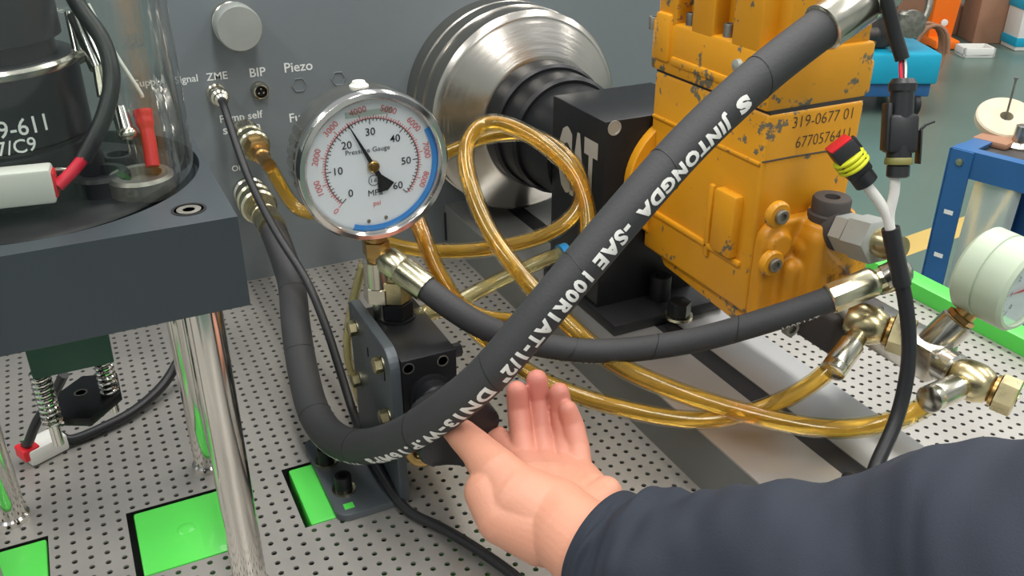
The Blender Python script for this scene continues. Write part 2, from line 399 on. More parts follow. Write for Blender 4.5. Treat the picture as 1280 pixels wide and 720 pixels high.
# BIP socket
c=P(324,112,Y=90)
bs=thing('panel_socket','empty round nickel socket marked BIP on grey panel','socket',(c.x,90,c.z))
part('socket_ring',MB().lathe([(.86,0),(.86,.35),(.74,.55),(.70,.95),(.58,.97),(.52,.4),(.05,.4)],(c.x,90,c.z),-Y_,32),'nickel',bs)
ins=part('socket_insert',MB().lathe([(.5,.3),(.5,.62),(.05,.62)],(c.x,90,c.z),-Y_,24),'socket_dark',bs)
for a in (90,210,330):
    q=(c.x+.26*math.cos(math.radians(a)),90,c.z+.26*math.sin(math.radians(a)))
    part('pin',MB().lathe([(.09,.6),(.09,.92),(.03,.95)],q,-Y_,10),'nickel',bs)
# ZME plug with cable
c=P(270,116,Y=90)
zp=thing('sensor_cable','thin black cable with nickel plug hanging from ZME socket','cable',(c.x,90,c.z))
part('socket_ring',MB().lathe([(.95,0),(.95,.3),(.8,.5)],(c.x,90,c.z),-Y_,32),'nickel',zp)
part('plug_body',MB().lathe([(.72,.4),(.78,.5),(.78,1.3),(.7,1.4),(.82,1.5),(.82,2.1),(.62,2.3),(.62,2.9),(.4,3.1)],(c.x,90,c.z),-Y_,28),'nickel',zp)
cpts=[Vector((c.x,87.3,c.z)),P(280,133,Y=85.5),P(292,170,Y=83),P(312,225,Y=79.5),P(345,290,Y=74),P(383,350,Y=69.5),P(408,410,Y=66),P(424,460,Y=63.5),P(443,520,Y=60.0),P(458,556,Y=55.5),P(476,592,Y=51.8),P(508,640,Y=48.2),P(560,683,Y=45),P(640,735,Y=39.5),P(730,800,z=.45),P(800,860,z=.45)]
for i,v in enumerate(cpts):
    lowz=1.0 if (10<v.x<16.5 and 48.5<v.y<60) else .45
    if v.z<lowz: v.z=lowz
part('cable',MB().tube(smooth_path(spline(cpts,8),4),.36,12),'rubber_smooth',zp)
# quick couplings
def coupling(name,label,px,py,s,base_only=False):
    c=P(px,py,Y=90); t=thing(name,label,'coupling',(c.x,90,c.z),'quick couplings under the panel labels' if False else None)
    o=(c.x,90,c.z)
    part('flange',MB().lathe([(1.5*s,0),(1.5*s,.5),(1.35*s,.7),(1.3*s,2.0)],o,-Y_,36),'nickel',t)
    part('sleeve',MB().lathe([(1.25*s,2.0),(1.55*s,2.1),(1.58*s,2.6),(1.42*s,2.8),(1.42*s,3.6),(1.58*s,3.8),(1.58*s,4.5),(1.4*s,4.7),(1.0*s,4.75)],o,-Y_,40),'zinc_pale',t)
    part('hex_nut',MB().hexa(1.15*s,o,-Y_,4.7,6.3),'brass' if s<1 else 'zinc_gold',t)
    return c,t
cA,tA=coupling('quick_coupling','smaller pale metal quick coupling with brass nut on suction port',306,166,.93)
part('hose_barb',MB().lathe([(.66,6.3),(.66,7.4),(.74,7.5),(.74,8.0),(.6,8.1),(.6,10.4)],(cA.x,90,cA.z),-Y_,24),'brass',tA)
cB,tB=coupling('quick_coupling','wide pale metal quick coupling feeding the thick black hose',312,240,1.12)

# ================================================================== FLYWHEEL + COUPLING
AX,AZ=42.1,16.2
fw=thing('drive_flywheel','large turned steel flywheel on panel with black stepped coupling hub','flywheel',(AX,90,AZ))
part('rim',MB().lathe([(10.6,0),(10.6,2.2),(10.45,2.3),(10.45,2.6),(10.6,2.7),(10.6,4.6),(10.45,4.7),(10.5,7.2),(10.1,7.7),(9.9,7.8)],(AX,90,AZ),-Y_,96,False),'steel_turned',fw)
part('cone_face',MB().lathe([(9.9,7.8),(9.6,7.9),(6.7,10.4),(6.2,10.5),(4,10.5)],(AX,90,AZ),-Y_,96,False),'steel_turned',fw)
part('hub',MB().lathe([(6.3,9.6),(6.3,12.6),(6.05,12.9),(5.8,12.9),(5.8,15.6),(5.5,15.9),(5.2,15.9),(5.2,21.6),(3,21.6)],(AX,90,AZ),-Y_,72,False),'black_anod',fw)
for k in range(6):
    a=math.radians(60*k+20); q=(AX+5.3*math.cos(a),90,AZ+5.3*math.sin(a))
    part('hub_screw',MB().lathe([(.34,12.6),(.34,12.98),(.2,12.98),(.2,12.8)],q,-Y_,12),'black_metal',fw)

# ================================================================== ADAPTER BOX
ad_=thing('adapter_block','black square adapter block lettered CAT behind yellow pump','adapter',(42.3,64,4.7))
BX0,BX1,BY0,BY1,BZ=37.3,47.4,59.7,68.3,22.3
part('housing',MB().box((BX0,BY0,5.6),(BX1,BY1,BZ),.12),'black_anod',ad_)
ft=part('foot',MB().box((37.0,56.2,4.7),(48.2,69,5.7),.08),'black_metal',ad_)
t=MB(); 
cC=P(707,183,X=BX0); cT=P(741,207,X=BX0)
y0,y1=P(699,180,X=BX0).y,P(747,205,X=BX0).y
zc=P(722,208,X=BX0).z
text(t,'CAT',(BX0,(y0+y1)/2,zc),-Y_,Z_,6.0,w=abs(y1-y0),bold=.05,lift=.03)
part('lettering',t,'letter_grey',ad_,smooth=0)
c=P(768,160,Y=BY0); part('threaded_hole',MB().lathe([(.62,0),(.62,.05),(.5,.05),(.48,.02),(.05,.03)],(c.x,BY0,c.z),-Y_,24),'zinc_dull',ad_)
# foot bolts
def hexbolt(name,parent,c,axis,rh,hh,rw,mt,hw=.15,u=None):
    b=part(name,MB().hexa(rh,c,axis,hw,hw+hh,u=u),mt,parent); part('washer',MB().lathe([(rw,0),(rw,hw),(rh*.5,hw)],c,axis,24),'zinc_pale',b); return b
def capscrew(name,parent,c,axis,r,h,mt='black_metal'):
    return part(name,MB().lathe([(r,0),(r,h*.92),(r*.92,h),(r*.55,h),(r*.5,h*.55),(.02,h*.5)],c,axis,24),mt,parent)
c=P(824,372,z=5.7); capscrew('cap_screw',ad_,(c.x,c.y,5.7),Z_,.95,2.2)
c=P(848,396,z=5.7); hexbolt('hex_bolt',ad_,(c.x,c.y,5.7),Z_,1.0,1.3,1.2,'black_metal',.25)
c=P(790,352,z=5.7); part('scraped_lug',MB().box((c.x-1.0,c.y-.7,5.7),(c.x+1.0,c.y+.7,7.4),.15),'steel_dull',ad_)

# ================================================================== YELLOW PUMP
pump=thing('fuel_injection_pump','chipped yellow cast injection pump stamped with part numbers','pump',(45.7,53,11))
PX0,PX1,PY0,PY1=41.6,50.2,46.0,59.6
# lower body: tapered in plan towards the rear flange, bottom edge rising forward
lo=MB()
b=bmesh.new(); bmesh.ops.create_cube(b,size=1)
for v in b.verts:
    x=PX0 if v.co.x<0 else PX1; y=PY0 if v.co.y<0 else PY1; z=10.8 if v.co.z<0 else 26.0
    if v.co.z<0 and v.co.x>0: x-=.4
    v.co=Vector((x,y,z))
bmesh.ops.bevel(b,geom=b.edges[:],offset=.35,segments=3,affect='EDGES',profile=.5)
lo.bm(b); b.free()
body=part('lower_housing',lo,'pump_yellow',pump)
up=MB()
up.box((PX0-.25,PY0+.05,26.1),(PX1+.15,PY1+.4,30.0),.3)
up.box((PX0+1.1,PY0+.4,29.8),(PX1-.1,PY1-.2,40),.3)
uh=part('upper_housing',up,'pump_yellow',pump)
part('seam_gasket',MB().box((PX0+.12,PY0+.12,25.9),(PX1-.12,PY1-.1,26.2)),'dark_clutter',pump,smooth=0)
# vertical ribs between bolt pockets on the left side
for y0,y1 in ((57.0,59.4),(52.6,55.2),(47.6,50.6)):
    part('side_rib',MB().box((PX0-.2,y0,29.2),(PX0+1.6,y1,40),.22),'pump_yellow',uh)
for y in (56.1,51.7,60.2):
    capscrew('cap_screw',uh,(PX0+.5,y,29.95) if y<60 else (PX0+.1,60.3,29.0),Z_,.42,.95,'steel_dull')
# boss with drip mark
part('boss',MB().box((PX0-.55,57.4,27.0),(PX0+.3,59.3,30.6),.28),'pump_yellow',uh)
part('plug',MB().lathe([(.45,0),(.4,.35),(.1,.45)],(PX0-.2,49.4,28.6),-X_,14),'zinc_dull',uh)
part('ledge',MB().box((PX0-.42,PY0+.6,26.9),(PX0+.2,57.2,27.6),.2),'pump_yellow',uh)
capscrew('cap_screw',uh,(PX1-.1,PY0+.8,28.6),Z_,.42,1.2,'steel_dull')
part('shoulder',MB().box((PX1-.6,PY0+.1,26.3),(PX1+.35,PY0+2.4,28.7),.2),'pump_yellow',uh)
# left face: raised rectangular boss, ribs
c=P(912,275,X=PX0)
part('side_boss',MB().box((PX0-.75,c.y-1.25,c.z-2.6),(PX0+.3,c.y+1.25,c.z+2.3),.28),'pump_yellow',body)
part('side_rib',MB().box((PX0-.28,c.y+1.9,13.5),(PX0+.2,c.y+2.5,19.4),.18),'pump_yellow',body)
part('side_rib',MB().box((PX0-.28,47.0,14.2),(PX0+.2,59,14.7),.18),'pump_yellow',body)
part('side_panel',MB().box((PX0-.2,46.3,22.3),(PX0+.2,59.3,22.55),.08),'pump_yellow',body)
# rear mounting flange
part('mounting_flange',MB().lathe([(5.5,-.9),(5.6,-.8),(5.6,-.1),(5.5,0)],(44.9,59.7,16.8),Y_,56),'pump_yellow',pump)
# lower wedge (sump)
sp=MB().prism([(46.2,11.3),(59,11.3),(57.5,9.6),(47.5,9.0)],(PX0+.8,0,0),Y_,Z_,X_,7.0,.25)
part('sump',sp,'pump_yellow',pump)
# front cover: rounded plate
def rrect(x0,x1,z0,z1,r,n=6):
    out=[]
    for cx,cz,a0 in ((x1-r,z1-r,0),(x0+r,z1-r,90),(x0+r,z0+r,180),(x1-r,z0+r,270)):
        for k in range(n+1):
            a=math.radians(a0+90*k/n); out.append((cx+r*math.cos(a),cz+r*math.sin(a)))
    return out
cov=MB().prism([(x,z) for x,z in rrect(41.7,50.6,9.4,18.3,1.5)],(0,46.1,0),X_,Z_,-Y_,1.1,.12)
cov.box((44.6,42.9,11.2),(50.3,45.4,17.9),.8,3); cov.box((43.4,43.9,11.0),(46.4,45.4,15.4),.7,3)
cov.lathe([(1.9,-.5),(1.9,.2),(1.75,.4)],(P(1040,250,Y=44.3).x,44.3,17.8),Z_,32); cov.lathe([(1.0,0),(1.0,1.0),(.9,1.1)],(43.0,45.6,16.6),-Y_,24)
cov.sphere((45.4,44.6,16.2),1.1); cov.sphere((44.4,44.9,13.6),.9); cov.lathe([(1.7,-1.5),(1.7,.2),(1.5,.4)],P(1034,285,d=66.2),Vector((.45,-.88,-.1)),32)
fc=part('front_cover',cov,'pump_yellow_greasy',pump)
remesh_part(fc,.0016,5)
for px,py in ((971,268),(963,328)):
    c=P(px,py,Y=44.7)
    part('bolt_boss',MB().lathe([(1.0,0),(1.0,.3),(.85,.5),(.4,.5)],(c.x,44.8,c.z),-Y_,28),'pump_yellow',fc)
    capscrew('cap_screw',fc,(c.x,44.5,c.z),-Y_,.52,.5,'steel_dull')
c=P(1040,262,Y=43.9); 
tp=(P(1040,250,Y=44.3).x,44.3,18.0)
ip=part('inlet_plug',MB().lathe([(1.5,0),(1.55,.2),(1.55,.7),(1.35,.8),(1.35,1.7),(1.25,1.85),(.55,1.85),(.5,1.3),(.02,1.3)],tp,Z_,36),'dark_clutter',fc,label='rusty brown threaded plug')
st_=MB(); 
text(st_,'319-0677 01',P(1029,147,Y=PY0),X_,Z_,.8,w=5.4,bold=-.012,lift=.03)
text(st_,'6770576411',P(1029,172,Y=PY0),X_,Z_,.8,w=4.9,bold=-.012,lift=.03)
part('stamped_numbers',st_,'dark_clutter',body,smooth=0)
sc=MB(); sc.tube([P(953,203,Y=PY0-.02),P(990,196,Y=PY0-.02),P(1045,187,Y=PY0-.02),P(1076,183,Y=PY0-.02)],.06,6)
part('scratch_line',sc,'dark_clutter',body)
# fittings on the front: upper hex adapter
fa=P(1048,288,d=64.6); fb=P(1112,306,d=60.5); fax=(fb-fa).normalized(); L=(fb-fa).length
hf=part('pressure_fitting',MB().lathe([(1.45,-.6),(1.45,.35),(1.2,.45)],fa,fax,32),'dark_clutter',pump)
part('hex_adapter',MB().hexa(1.45,fa,fax,.4,1.7).hexa(1.62,fa,fax,1.75,3.9),'zinc_dull',hf)
part('adapter_tube',MB().lathe([(.85,3.7),(1.0,3.9),(1.0,4.6),(.75,5.0),(.75,L+1.0)],fa,fax,28),'zinc_gold',hf)
# lower bracket and dirty fittings under hose end
part('port_block',MB().box((45.2,40.6,9.0),(50.2,44.6,12.2),.5,3),'dark_clutter',pump)
c=P(985,408,d=64); capscrew('cap_screw',fc,(c.x,c.y,c.z),-Y_,.6,.5,'steel_dull')

# ================================================================== STEEL MANIFOLD + BANJOS + GAUGE
MX,MZ=51.0,9.6
mf=thing('pressure_manifold','bare steel tee manifold with gold ball fittings beside yellow pump','manifold',(MX,40,MZ))
part('manifold_body',MB().box((MX-1.35,35.8,MZ-1.3),(MX+1.35,44.2,MZ+1.3),.22).lathe([(1.25,7.9),(1.25,9.2),(1.05,9.4)],(MX,44,MZ),-Y_,32),'steel',mf)
hk=MB().lathe([(.55,1.3),(.55,1.33),(.45,1.33),(.45,1.3)],(MX+.1,39.2,MZ),Z_,24,False)
text(hk,'20',(MX+.1,39.2,MZ+1.31),X_,Y_,.45,lift=.02)
part('stamp',hk,'steel_dull',mf,smooth=0)
# ball fitting at the open end
def banjo(parent,c,axis,rb,out,nutr,barbdir,blen):
    c=Vector(c); a=Vector(axis).normalized()
    o=part('banjo_ball',MB().lathe([(rb*.62,-rb*1.0),(rb*.8,-rb*.8),(rb*.97,-rb*.4),(rb,0),(rb*.97,rb*.4),(rb*.8,rb*.8),(rb*.62,rb*1.0)],c,a,40),'zinc_gold',parent)
    part('seal_ring',MB().lathe([(rb*.8,rb*1.0),(rb*.8,rb*1.15)],c,a,28),'brass',o)
    part('bolt_head',MB().hexa(nutr,c,a,rb*1.15,rb*1.15+out).lathe([(nutr*.3,rb*1.15+out),(nutr*.3,rb*1.15+out+.06),(nutr*.1,rb*1.15+out+.06)],c,a,16),'zinc_gold' ,o)
    bd=Vector(barbdir).normalized()
    part('barb',MB().lathe([(rb*.5,rb*.8),(rb*.5,rb*1.6),(rb*.56,rb*1.65),(rb*.56,rb*1.9),(rb*.5,rb*1.95),(rb*.5,blen)],c,bd,24),'zinc_gold',o)
    return o
b2=Vector((MX,33.4,MZ)); b1=P(1083,405,d=64.0)
t1end=P(1178,492,d=60.5); t2end=P(1052,448,d=62.5)
banjo(mf,b2,(.42,-.88,-.10),1.4,1.3,1.3,t1end-b2,3.0)
banjo(mf,b1,(.55,-.83,-.1),1.4,1.5,1.35,t2end-b1,3.0)
part('link_pipe',MB().tube([b1+Vector((0,2,0)),b1,Vector((MX-.5,42,MZ))],.9,20),'steel_dull',mf)
# branch to the gauge
gR=3.1; gn=Vector((.10,-.99,-.05)).normalized(); gfront=P(1287,364,d=61.0); gback=gfront-gn*3.95; gc=gfront-gn*2.0
br=Vector((MX,37.4,MZ)); bd=(gc-br).normalized(); gap=(gc-br).length-gR
part('branch',MB().lathe([(1.2,.6),(1.2,max(gap-2.1,3.2)),(1.05,max(gap-2.0,3.3))],br,bd,32),'steel',mf)
sg=thing('pressure_gauge','cream cased pressure gauge with red needle on steel manifold','gauge',tuple(br+bd*3.3))
part('brass_stem',MB().hexa(1.0,br,bd,max(gap-2.0,3.3),gap-.4).lathe([(.7,gap-.6),(.7,gap+.4)],br,bd,20),'brass',sg)
part('case',MB().lathe([(gR*.9,0),(gR,.3),(gR,1.7),(gR*.965,1.75),(gR*.965,1.85),(gR,1.9),(gR,3.7),(gR*.93,3.95),(gR*.86,3.95),(gR*.86,3.55)],gback,gn,64,True),'gauge_cream',sg)
dface=part('dial',MB().lathe([(gR*.86,3.56),(.05,3.57)],gback,gn,64),'dial_white',sg)
gu=(Z_-gn*Z_.dot(gn)).normalized(); gr=gu.cross(gn).normalized()
gface=gback+gn*3.6
nd=MB(); dirn=(-gr*.97+gu*.05).normalized(); sdn=gn.cross(dirn)
nd.add([gface+dirn*2.1+gn*.1,gface+sdn*.12+gn*.1,gface-dirn*.7+gn*.1,gface-sdn*.12+gn*.1],[(0,1,2,3)])
part('needle',nd,'wire_red',dface,smooth=0)
tk=MB()
for k in range(25):
    a=math.radians(225-270*k/24); e=gr*math.cos(a)+gu*math.sin(a); s_=gn.cross(e)*.035; r0=2.1 if k%4 else 1.9
    tk.add([gface+e*r0+s_+gn*.03,gface+e*2.3+s_+gn*.03,gface+e*2.3-s_+gn*.03,gface+e*r0-s_+gn*.03],[(0,1,2,3)])
for k,s in enumerate(('0','1','2','3','4','5','6')):
    a=math.radians(225-45*k); e=gr*math.cos(a)+gu*math.sin(a); text(tk,s,gface+e*1.5,gr,gu,.36,lift=.03)
part('scale',tk,'dial_black',dface,smooth=0)
part('lens',MB().lathe([(gR*.87,3.8),(.05,3.82)],gback,gn,48,False),'glass',sg)

# ================================================================== VALVE BLOCK + BRACKET
vb=thing('valve_block','black needle valve block bolted to grey angle bracket','valve',(16,54,0))
KX0,KX1,KY0,KY1,KZ=15.85,19.75,49.0,57.2,12.0
vbod=part('block',MB().box((KX0,KY0,3.8),(KX1,KY1,KZ),.06),'black_anod',vb)
# angle bracket: upright plate with rounded front corner, foot
pr_poly=[(58.2,.5),(58.2,KZ+.2),(57.6,KZ+.6)]
pr_poly+=[(50.6,KZ+.65)]+[(50.6-1.5*math.sin(math.radians(a)),KZ-.85+1.5*math.cos(math.radians(a))) for a in (15,30,45,60,75,90)]+[(49.0,.5)]
brk=part('upright_plate',MB().prism(pr_poly,(15.1,0,0),Y_,Z_,X_,.72,.06),'bracket_gray',vb)
foot=rrect(10.7,15.8,49.3,59.2,.9)
fp=part('foot_plate',MB().prism(foot,(0,0,.02),X_,Y_,Z_,.55,.06),'bracket_gray',vb)
for px,py in ((408,577),(430,612)):
    c=P(px,py,z=.6); s_=capscrew('cap_screw',fp,(c.x,c.y,.75),Z_,.62,1.15); part('washer',MB().lathe([(.85,.57),(.85,.76),(.3,.76)],(c.x,c.y,0),Z_,24),'zinc_pale',s_)
c=P(436,632,z=.6); part('slot_opening',MB().box((c.x-.35,c.y-.3,.56),(c.x+.35,c.y+.3,.6)),'green_paint',fp,smooth=0)
for px,py in ((446,409),(478,455),(450,473),(486,520)):
    c=P(px,py,X=15.1); hexbolt('hex_bolt',brk,(15.1,c.y,c.z),-X_,.58,.55,.62,'zinc_gold',.1)
for px,py in ((460,440),(481,470)):
    c=P(px,py,X=15.1); part('slot_mark',MB().box((15.05,c.y-.08,c.z-.35),(15.11,c.y+.08,c.z+.35)),'socket_dark',brk,smooth=0)
# front face holes, gland nut, stem, knob
for px,py in ((510.5,461),(553.5,451)):
    c=P(px,py,Y=KY0); part('screw_hole',MB().lathe([(.42,.0),(.42,.03),(.33,.03),(.3,-.15),(.02,-.2)],(c.x,KY0,c.z),-Y_,20),'steel_dull',vbod)
vc=Vector((17.75,KY0,9.0))
part('gland_nut',MB().lathe([(1.55,0),(1.55,.25),(1.3,.35),(1.3,1.2),(1.15,1.35),(.6,1.35)],vc,-Y_,40),'black_metal',vbod)
part('stem',MB().lathe([(.5,1.2),(.5,4.4)],vc,-Y_,20),'steel',vbod)
kn=MB()
poly=[]
for k in range(48):
    a=2*math.pi*k/48; r=2.75+.22*math.cos(5*a); poly.append((r*math.cos(a),r*math.sin(a)))
kn.prism(poly,(vc.x,vc.y-3.0,vc.z),X_,Z_,-Y_,1.9,.25)
kn.lathe([(1.2,1.3),(1.2,3.1)],vc,-Y_,28)
part('hand_knob',kn,'plastic_black',vb,label='black lobed hand knob')
# side adapter on the right and brass hook elbow underneath
part('side_port',MB().hexa(.5,(KX1,50.4,11.0),X_,0,.9),'black_metal',vbod)
hk=[P(512,548,Y=46.8),P(513,566,Y=46.6),P(522,575,Y=46.2),P(536,574,Y=45.8),P(549,563,Y=45.6),P(556,556,Y=45.6)]
part('drain_elbow',MB().tube(smooth_path(spline(hk,6),2),.42,14),'brass',vb,label='bent brass drain pipe')
# top fittings: gauge stem socket and hose elbow
sx,sy=16.65,55.3
part('gauge_socket',MB().lathe([(.55,0),(.55,1.6)],(sx,sy,KZ),Z_,20).hexa(1.15,(sx,sy,KZ),Z_,1.5,2.7).lathe([(1.0,2.7),(1.0,4.6),(.8,4.7)],(sx,sy,KZ),Z_,28),'nickel',vb)
ex,ey=P(496,396,z=KZ).x,P(496,396,z=KZ).y
el=part('elbow_base',MB().lathe([(1.3,0),(1.3,.15),(1.1,.15)],(ex,ey,KZ),Z_,28).hexa(1.2,(ex,ey,KZ),Z_,.15,1.4),'black_metal',vb)
part('elbow_nut',MB().hexa(1.2,(ex,ey,KZ),Z_,1.45,3.2).lathe([(.95,3.2),(.8,3.5),(.6,4.2)],(ex,ey,KZ),Z_,24),'zinc_gold',el)

# ================================================================== BIG PRESSURE GAUGE
GX,GY,GZ,GR=16.6,54.0,23.65,5.05
pg=thing('pressure_gauge','steel cased pressure gauge with white MPa dial and black needle','gauge',(GX,GY+1.6,16.6))
go=(GX,57.6,GZ)
case=part('case',MB().lathe([(4.3,0),(4.75,.15),(4.8,.4),(4.8,2.6),(4.7,2.7),(4.8,2.8)],go,-Y_,80),'steel',pg)
part('bezel',MB().lathe([(4.85,2.7),(5.0,2.8),(5.06,3.1),(5.06,3.5),(4.9,3.75),(4.6,3.78),(4.45,3.6),(4.4,3.2)],go,-Y_,96,False),'chrome',pg)
part('stem_thread',MB().lathe([(.75,0),(.75,2.4)],(sx,sy,16.4),Z_,24).hexa(.95,(sx,sy,16.4),Z_,.6,1.7),'brass',pg)
part('filler_plug',MB().lathe([(.62,4.65),(.62,4.85),(.45,5.0),(.4,5.12),(.05,5.15)],(GX,56.2,GZ),Z_,20),'plastic_white',case)
# ribbed band on the case flank
for k in range(7):
    a=math.radians(150+k*9); e=Vector((math.cos(a),0,math.sin(a))); c=Vector((GX,0,GZ))+e*4.82
    sd=Vector((-e.z,0,e.x)); mb=MB(); pts=[]
    for s2,y in ((-.22,57.2),(.22,57.2),(.22,55.6),(-.22,55.6)): pts.append(c+sd*s2+Y_*y)
    pts+= [p-e*.12 for p in pts]; pts[:4]=[p+e*.08 for p in pts[:4]]
    part('case_rib',mb.add(pts,[(0,1,2,3),(4,5,6,7),(0,1,5,4),(1,2,6,5),(2,3,7,6),(3,0,4,7)]),'steel',case,smooth=0)
fy=GY+.52   # dial plane
dial=part('dial',MB().lathe([(4.5,0),(.02,.01)],(GX,fy,GZ),-Y_,96,True),'dial_white',pg)
br_=MB()
def arc(mb,r0,r1,a0,a1,y,n=60):
    vs=[];fs=[]
    for k in range(n+1):
        a=math.radians(a0+(a1-a0)*k/n); t=min(1,min(k,n-k)/(n*.25)); rr=r1-(r1-r0)*t if False else r0
        for r in (r0,r1): vs.append((GX+r*math.cos(a),y,GZ+r*math.sin(a)))
    for k in range(n): fs.append((2*k,2*k+1,2*k+3,2*k+2))
    return mb.add(vs,fs)
part('rim_ring',arc(MB(),4.08,4.45,-112,28,fy-.12,60),'dial_blue',dial,smooth=0,label='blue ring inside the bezel')
bk=MB(); rd=MB()
def at_dial(r,a,y): return Vector((GX+r*math.cos(a),y,GZ+r*math.sin(a)))
def tick(mb,a,r0,r1,w,y):
    e=Vector((math.cos(a),0,math.sin(a))); s_=Vector((-e.z,0,e.x))*w; c=Vector((GX,y,GZ))
    mb.add([c+e*r0+s_,c+e*r1+s_,c+e*r1-s_,c+e*r0-s_],[(0,1,2,3)])
A0,A1=225,-45
for k in range(61):
    a=math.radians(A0-270*k/60); tick(bk,a,2.75 if k%10==0 else (2.88 if k%5==0 else 2.96),3.12,.028,fy-.04)
arc(bk,3.10,3.13,-45,225,fy-.04,90)
for k in range(0,87):
    a=math.radians(A0-270*k/(60/6.895*10)) 
    if k>87: break
    tick(rd,a,3.16,3.5 if k%10==0 else (3.38 if k%5==0 else 3.3),.025,fy-.04)
arc(rd,3.14,3.17,-45,225,fy-.04,90)
for k,s in enumerate(('0','10','20','30','40','50','60')):
    a=math.radians(A0-45*k); text(bk,s,at_dial(2.28,a,fy-.03),X_,Z_,.5,bold=.005,lift=.02)
for k in range(9):
    a=math.radians(A0-270*(k*10)/(60/6.895*10)); s=str(k*1000); c=at_dial(3.78,a,fy-.03)
    t_=Vector((math.sin(a),0,-math.cos(a))); text(rd,s,c,t_,Vector((math.cos(a),0,math.sin(a))),.40,bold=.0,lift=.02)
text(bk,'Pressure Gauge',(GX-.25,fy-.03,GZ+1.05),X_,Z_,.42,w=2.95,bold=.0,lift=.02)
text(bk,'MPa',(GX+.05,fy-.03,GZ-1.85),X_,Z_,.42,bold=.0,lift=.02)
text(bk,'1.6',(GX,fy-.03,GZ-1.0),X_,Z_,.26,bold=.0,lift=.02)
rg=[]; 
vs=[];fs=[]
for k in range(25):
    a=2*math.pi*k/24
    for r in (.33,.37): vs.append((GX+r*math.cos(a),fy-.05,GZ-1.0+r*math.sin(a)))
for k in range(24): fs.append((2*k,2*k+1,2*k+3,2*k+2))
bk.add(vs,fs)
text(rd,'psi',(GX+.1,fy-.03,GZ-2.65),X_,Z_,.42,bold=.005,lift=.02)
part('black_scale',bk,'dial_black',dial,smooth=0); part('red_scale',rd,'dial_red',dial,smooth=0)
for dx in (-.55,.65): part('dial_screw',MB().lathe([(.14,0),(.12,.08),(.02,.1)],(GX+dx,fy,GZ-3.75+.05*dx),-Y_,12),'steel',dial)
# needle
na=math.radians(A0-45*2.42); ne=Vector((math.cos(na),0,math.sin(na))); ns=Vector((-ne.z,0,ne.x)); nc=Vector((GX,fy-.22,GZ))
nm=MB().add([nc+ne*3.35+ns*.02,nc+ne*3.35-ns*.02,nc-ns*.16,nc-ne*.75-ns*.16,nc-ne*1.75-ns*.62,nc-ne*1.95,nc-ne*1.75+ns*.62,nc-ne*.75+ns*.16,nc+ns*.16],[(0,1,2,8),(2,3,7,8),(3,4,5,6,7)])
needle=part('needle',nm,'dial_black',dial,smooth=0)
part('needle_hub',MB().lathe([(.38,.1),(.38,.3),(.3,.36),(.22,.36),(.2,.42),(.02,.43)],(GX,fy,GZ),-Y_,28),'brass',needle)
part('lens',MB().lathe([(4.45,3.58),(.02,3.6)],go,-Y_,64,False),'glass',pg)
# glycerine level glint bubble at the top of the window
part('air_bubble',MB().box((GX-1.6,fy-.26,GZ+3.35),(GX+1.5,fy-.16,GZ+3.75),.045),'film_clear',dial)

# ================================================================== HOSES
def hose_print(mb,path,rad,body,s_px,e_px,th0,th1,h,bold=.02,ccw=1):
    """wrap lettering on the hose; s_px/e_px image points locating the word's ends along the hose, th = angle from the viewer side"""
    n=len(path); arc_=[0]
    for i in range(1,n): arc_.append(arc_[-1]+(path[i]-path[i-1]).length)
    pp=[proj(p) for p in path]
    def near(px): return min(range(n),key=lambda i:(pp[i][0]-px[0])**2+(pp[i][1]-px[1])**2)
    i0,i1=near(s_px),near(e_px); s0,s1=arc_[i0],arc_[i1]
    vs,fs,asp=text_mesh(body,bold,1.16)
    b=bmesh.new(); bv=[b.verts.new((x*asp,y,0)) for x,y in vs]
    for f in fs:
        try: b.faces.new([bv[i] for i in f])
        except ValueError: pass
    for it in range(3):
        bmesh.ops.triangulate(b,faces=b.faces[:]); le=[e for e in b.edges if e.calc_length()>.22]
        if not le: break
        bmesh.ops.subdivide_edges(b,edges=le,cuts=1)
    bmesh.ops.triangulate(b,faces=b.faces[:])
    out=MB()
    def frame(s):
        s=max(0,min(arc_[-1]-1e-4,s)); lo,hi=0,n-1
        while hi-lo>1:
            m_=(lo+hi)//2
            if arc_[m_]<=s: lo=m_
            else: hi=m_
        t=(s-arc_[lo])/max(1e-6,arc_[hi]-arc_[lo]); p=path[lo].lerp(path[hi],t)
        T0=(path[min(n-1,lo+1)]-path[max(0,lo-1)]).normalized(); T1=(path[min(n-1,hi+1)]-path[max(0,hi-1)]).normalized()
        T=T0.lerp(T1,t).normalized(); nn=(CAM-p); nn=(nn-T*nn.dot(T)).normalized(); return p,T,nn
    rd_=1 if s1>s0 else -1
    for v in b.verts:
        u=v.co.x/asp; s=s0+(s1-s0)*u; p,T,nn=frame(s); bi=nn.cross(T*rd_).normalized()   # letter-up side
        th=math.radians(th0+(th1-th0)*u)+(v.co.y-.5)*h/rad
        out.v.append(p+(nn*math.cos(th)+bi*math.sin(th))*(rad+.025))
    b.verts.index_update(); out.f=[tuple(v.index for v in f.verts) for f in b.faces]; b.free()
    mb.add(out.v,out.f)
def wraps(path,rad,step,mt,parent,depth=.03):
    """thin spiral wrap ridges"""
    n=len(path); acc=0; 
    for i in range(2,n-2):
        acc+=(path[i]-path[i-1]).length
        if acc>step:
            acc=0; T=(path[i+1]-path[i-1]).normalized(); u,w=ortho(T); pts=[]
            mb=MB(); ring=[]
            for k in range(25):
                a=2*math.pi*k/24; ring.append(path[i]+(u*math.cos(a)+w*math.sin(a))*(rad+.005)+T*(.45*math.sin(a)))
            mb.tube(ring,depth,5,False); part('wrap_ridge',mb,mt,parent)
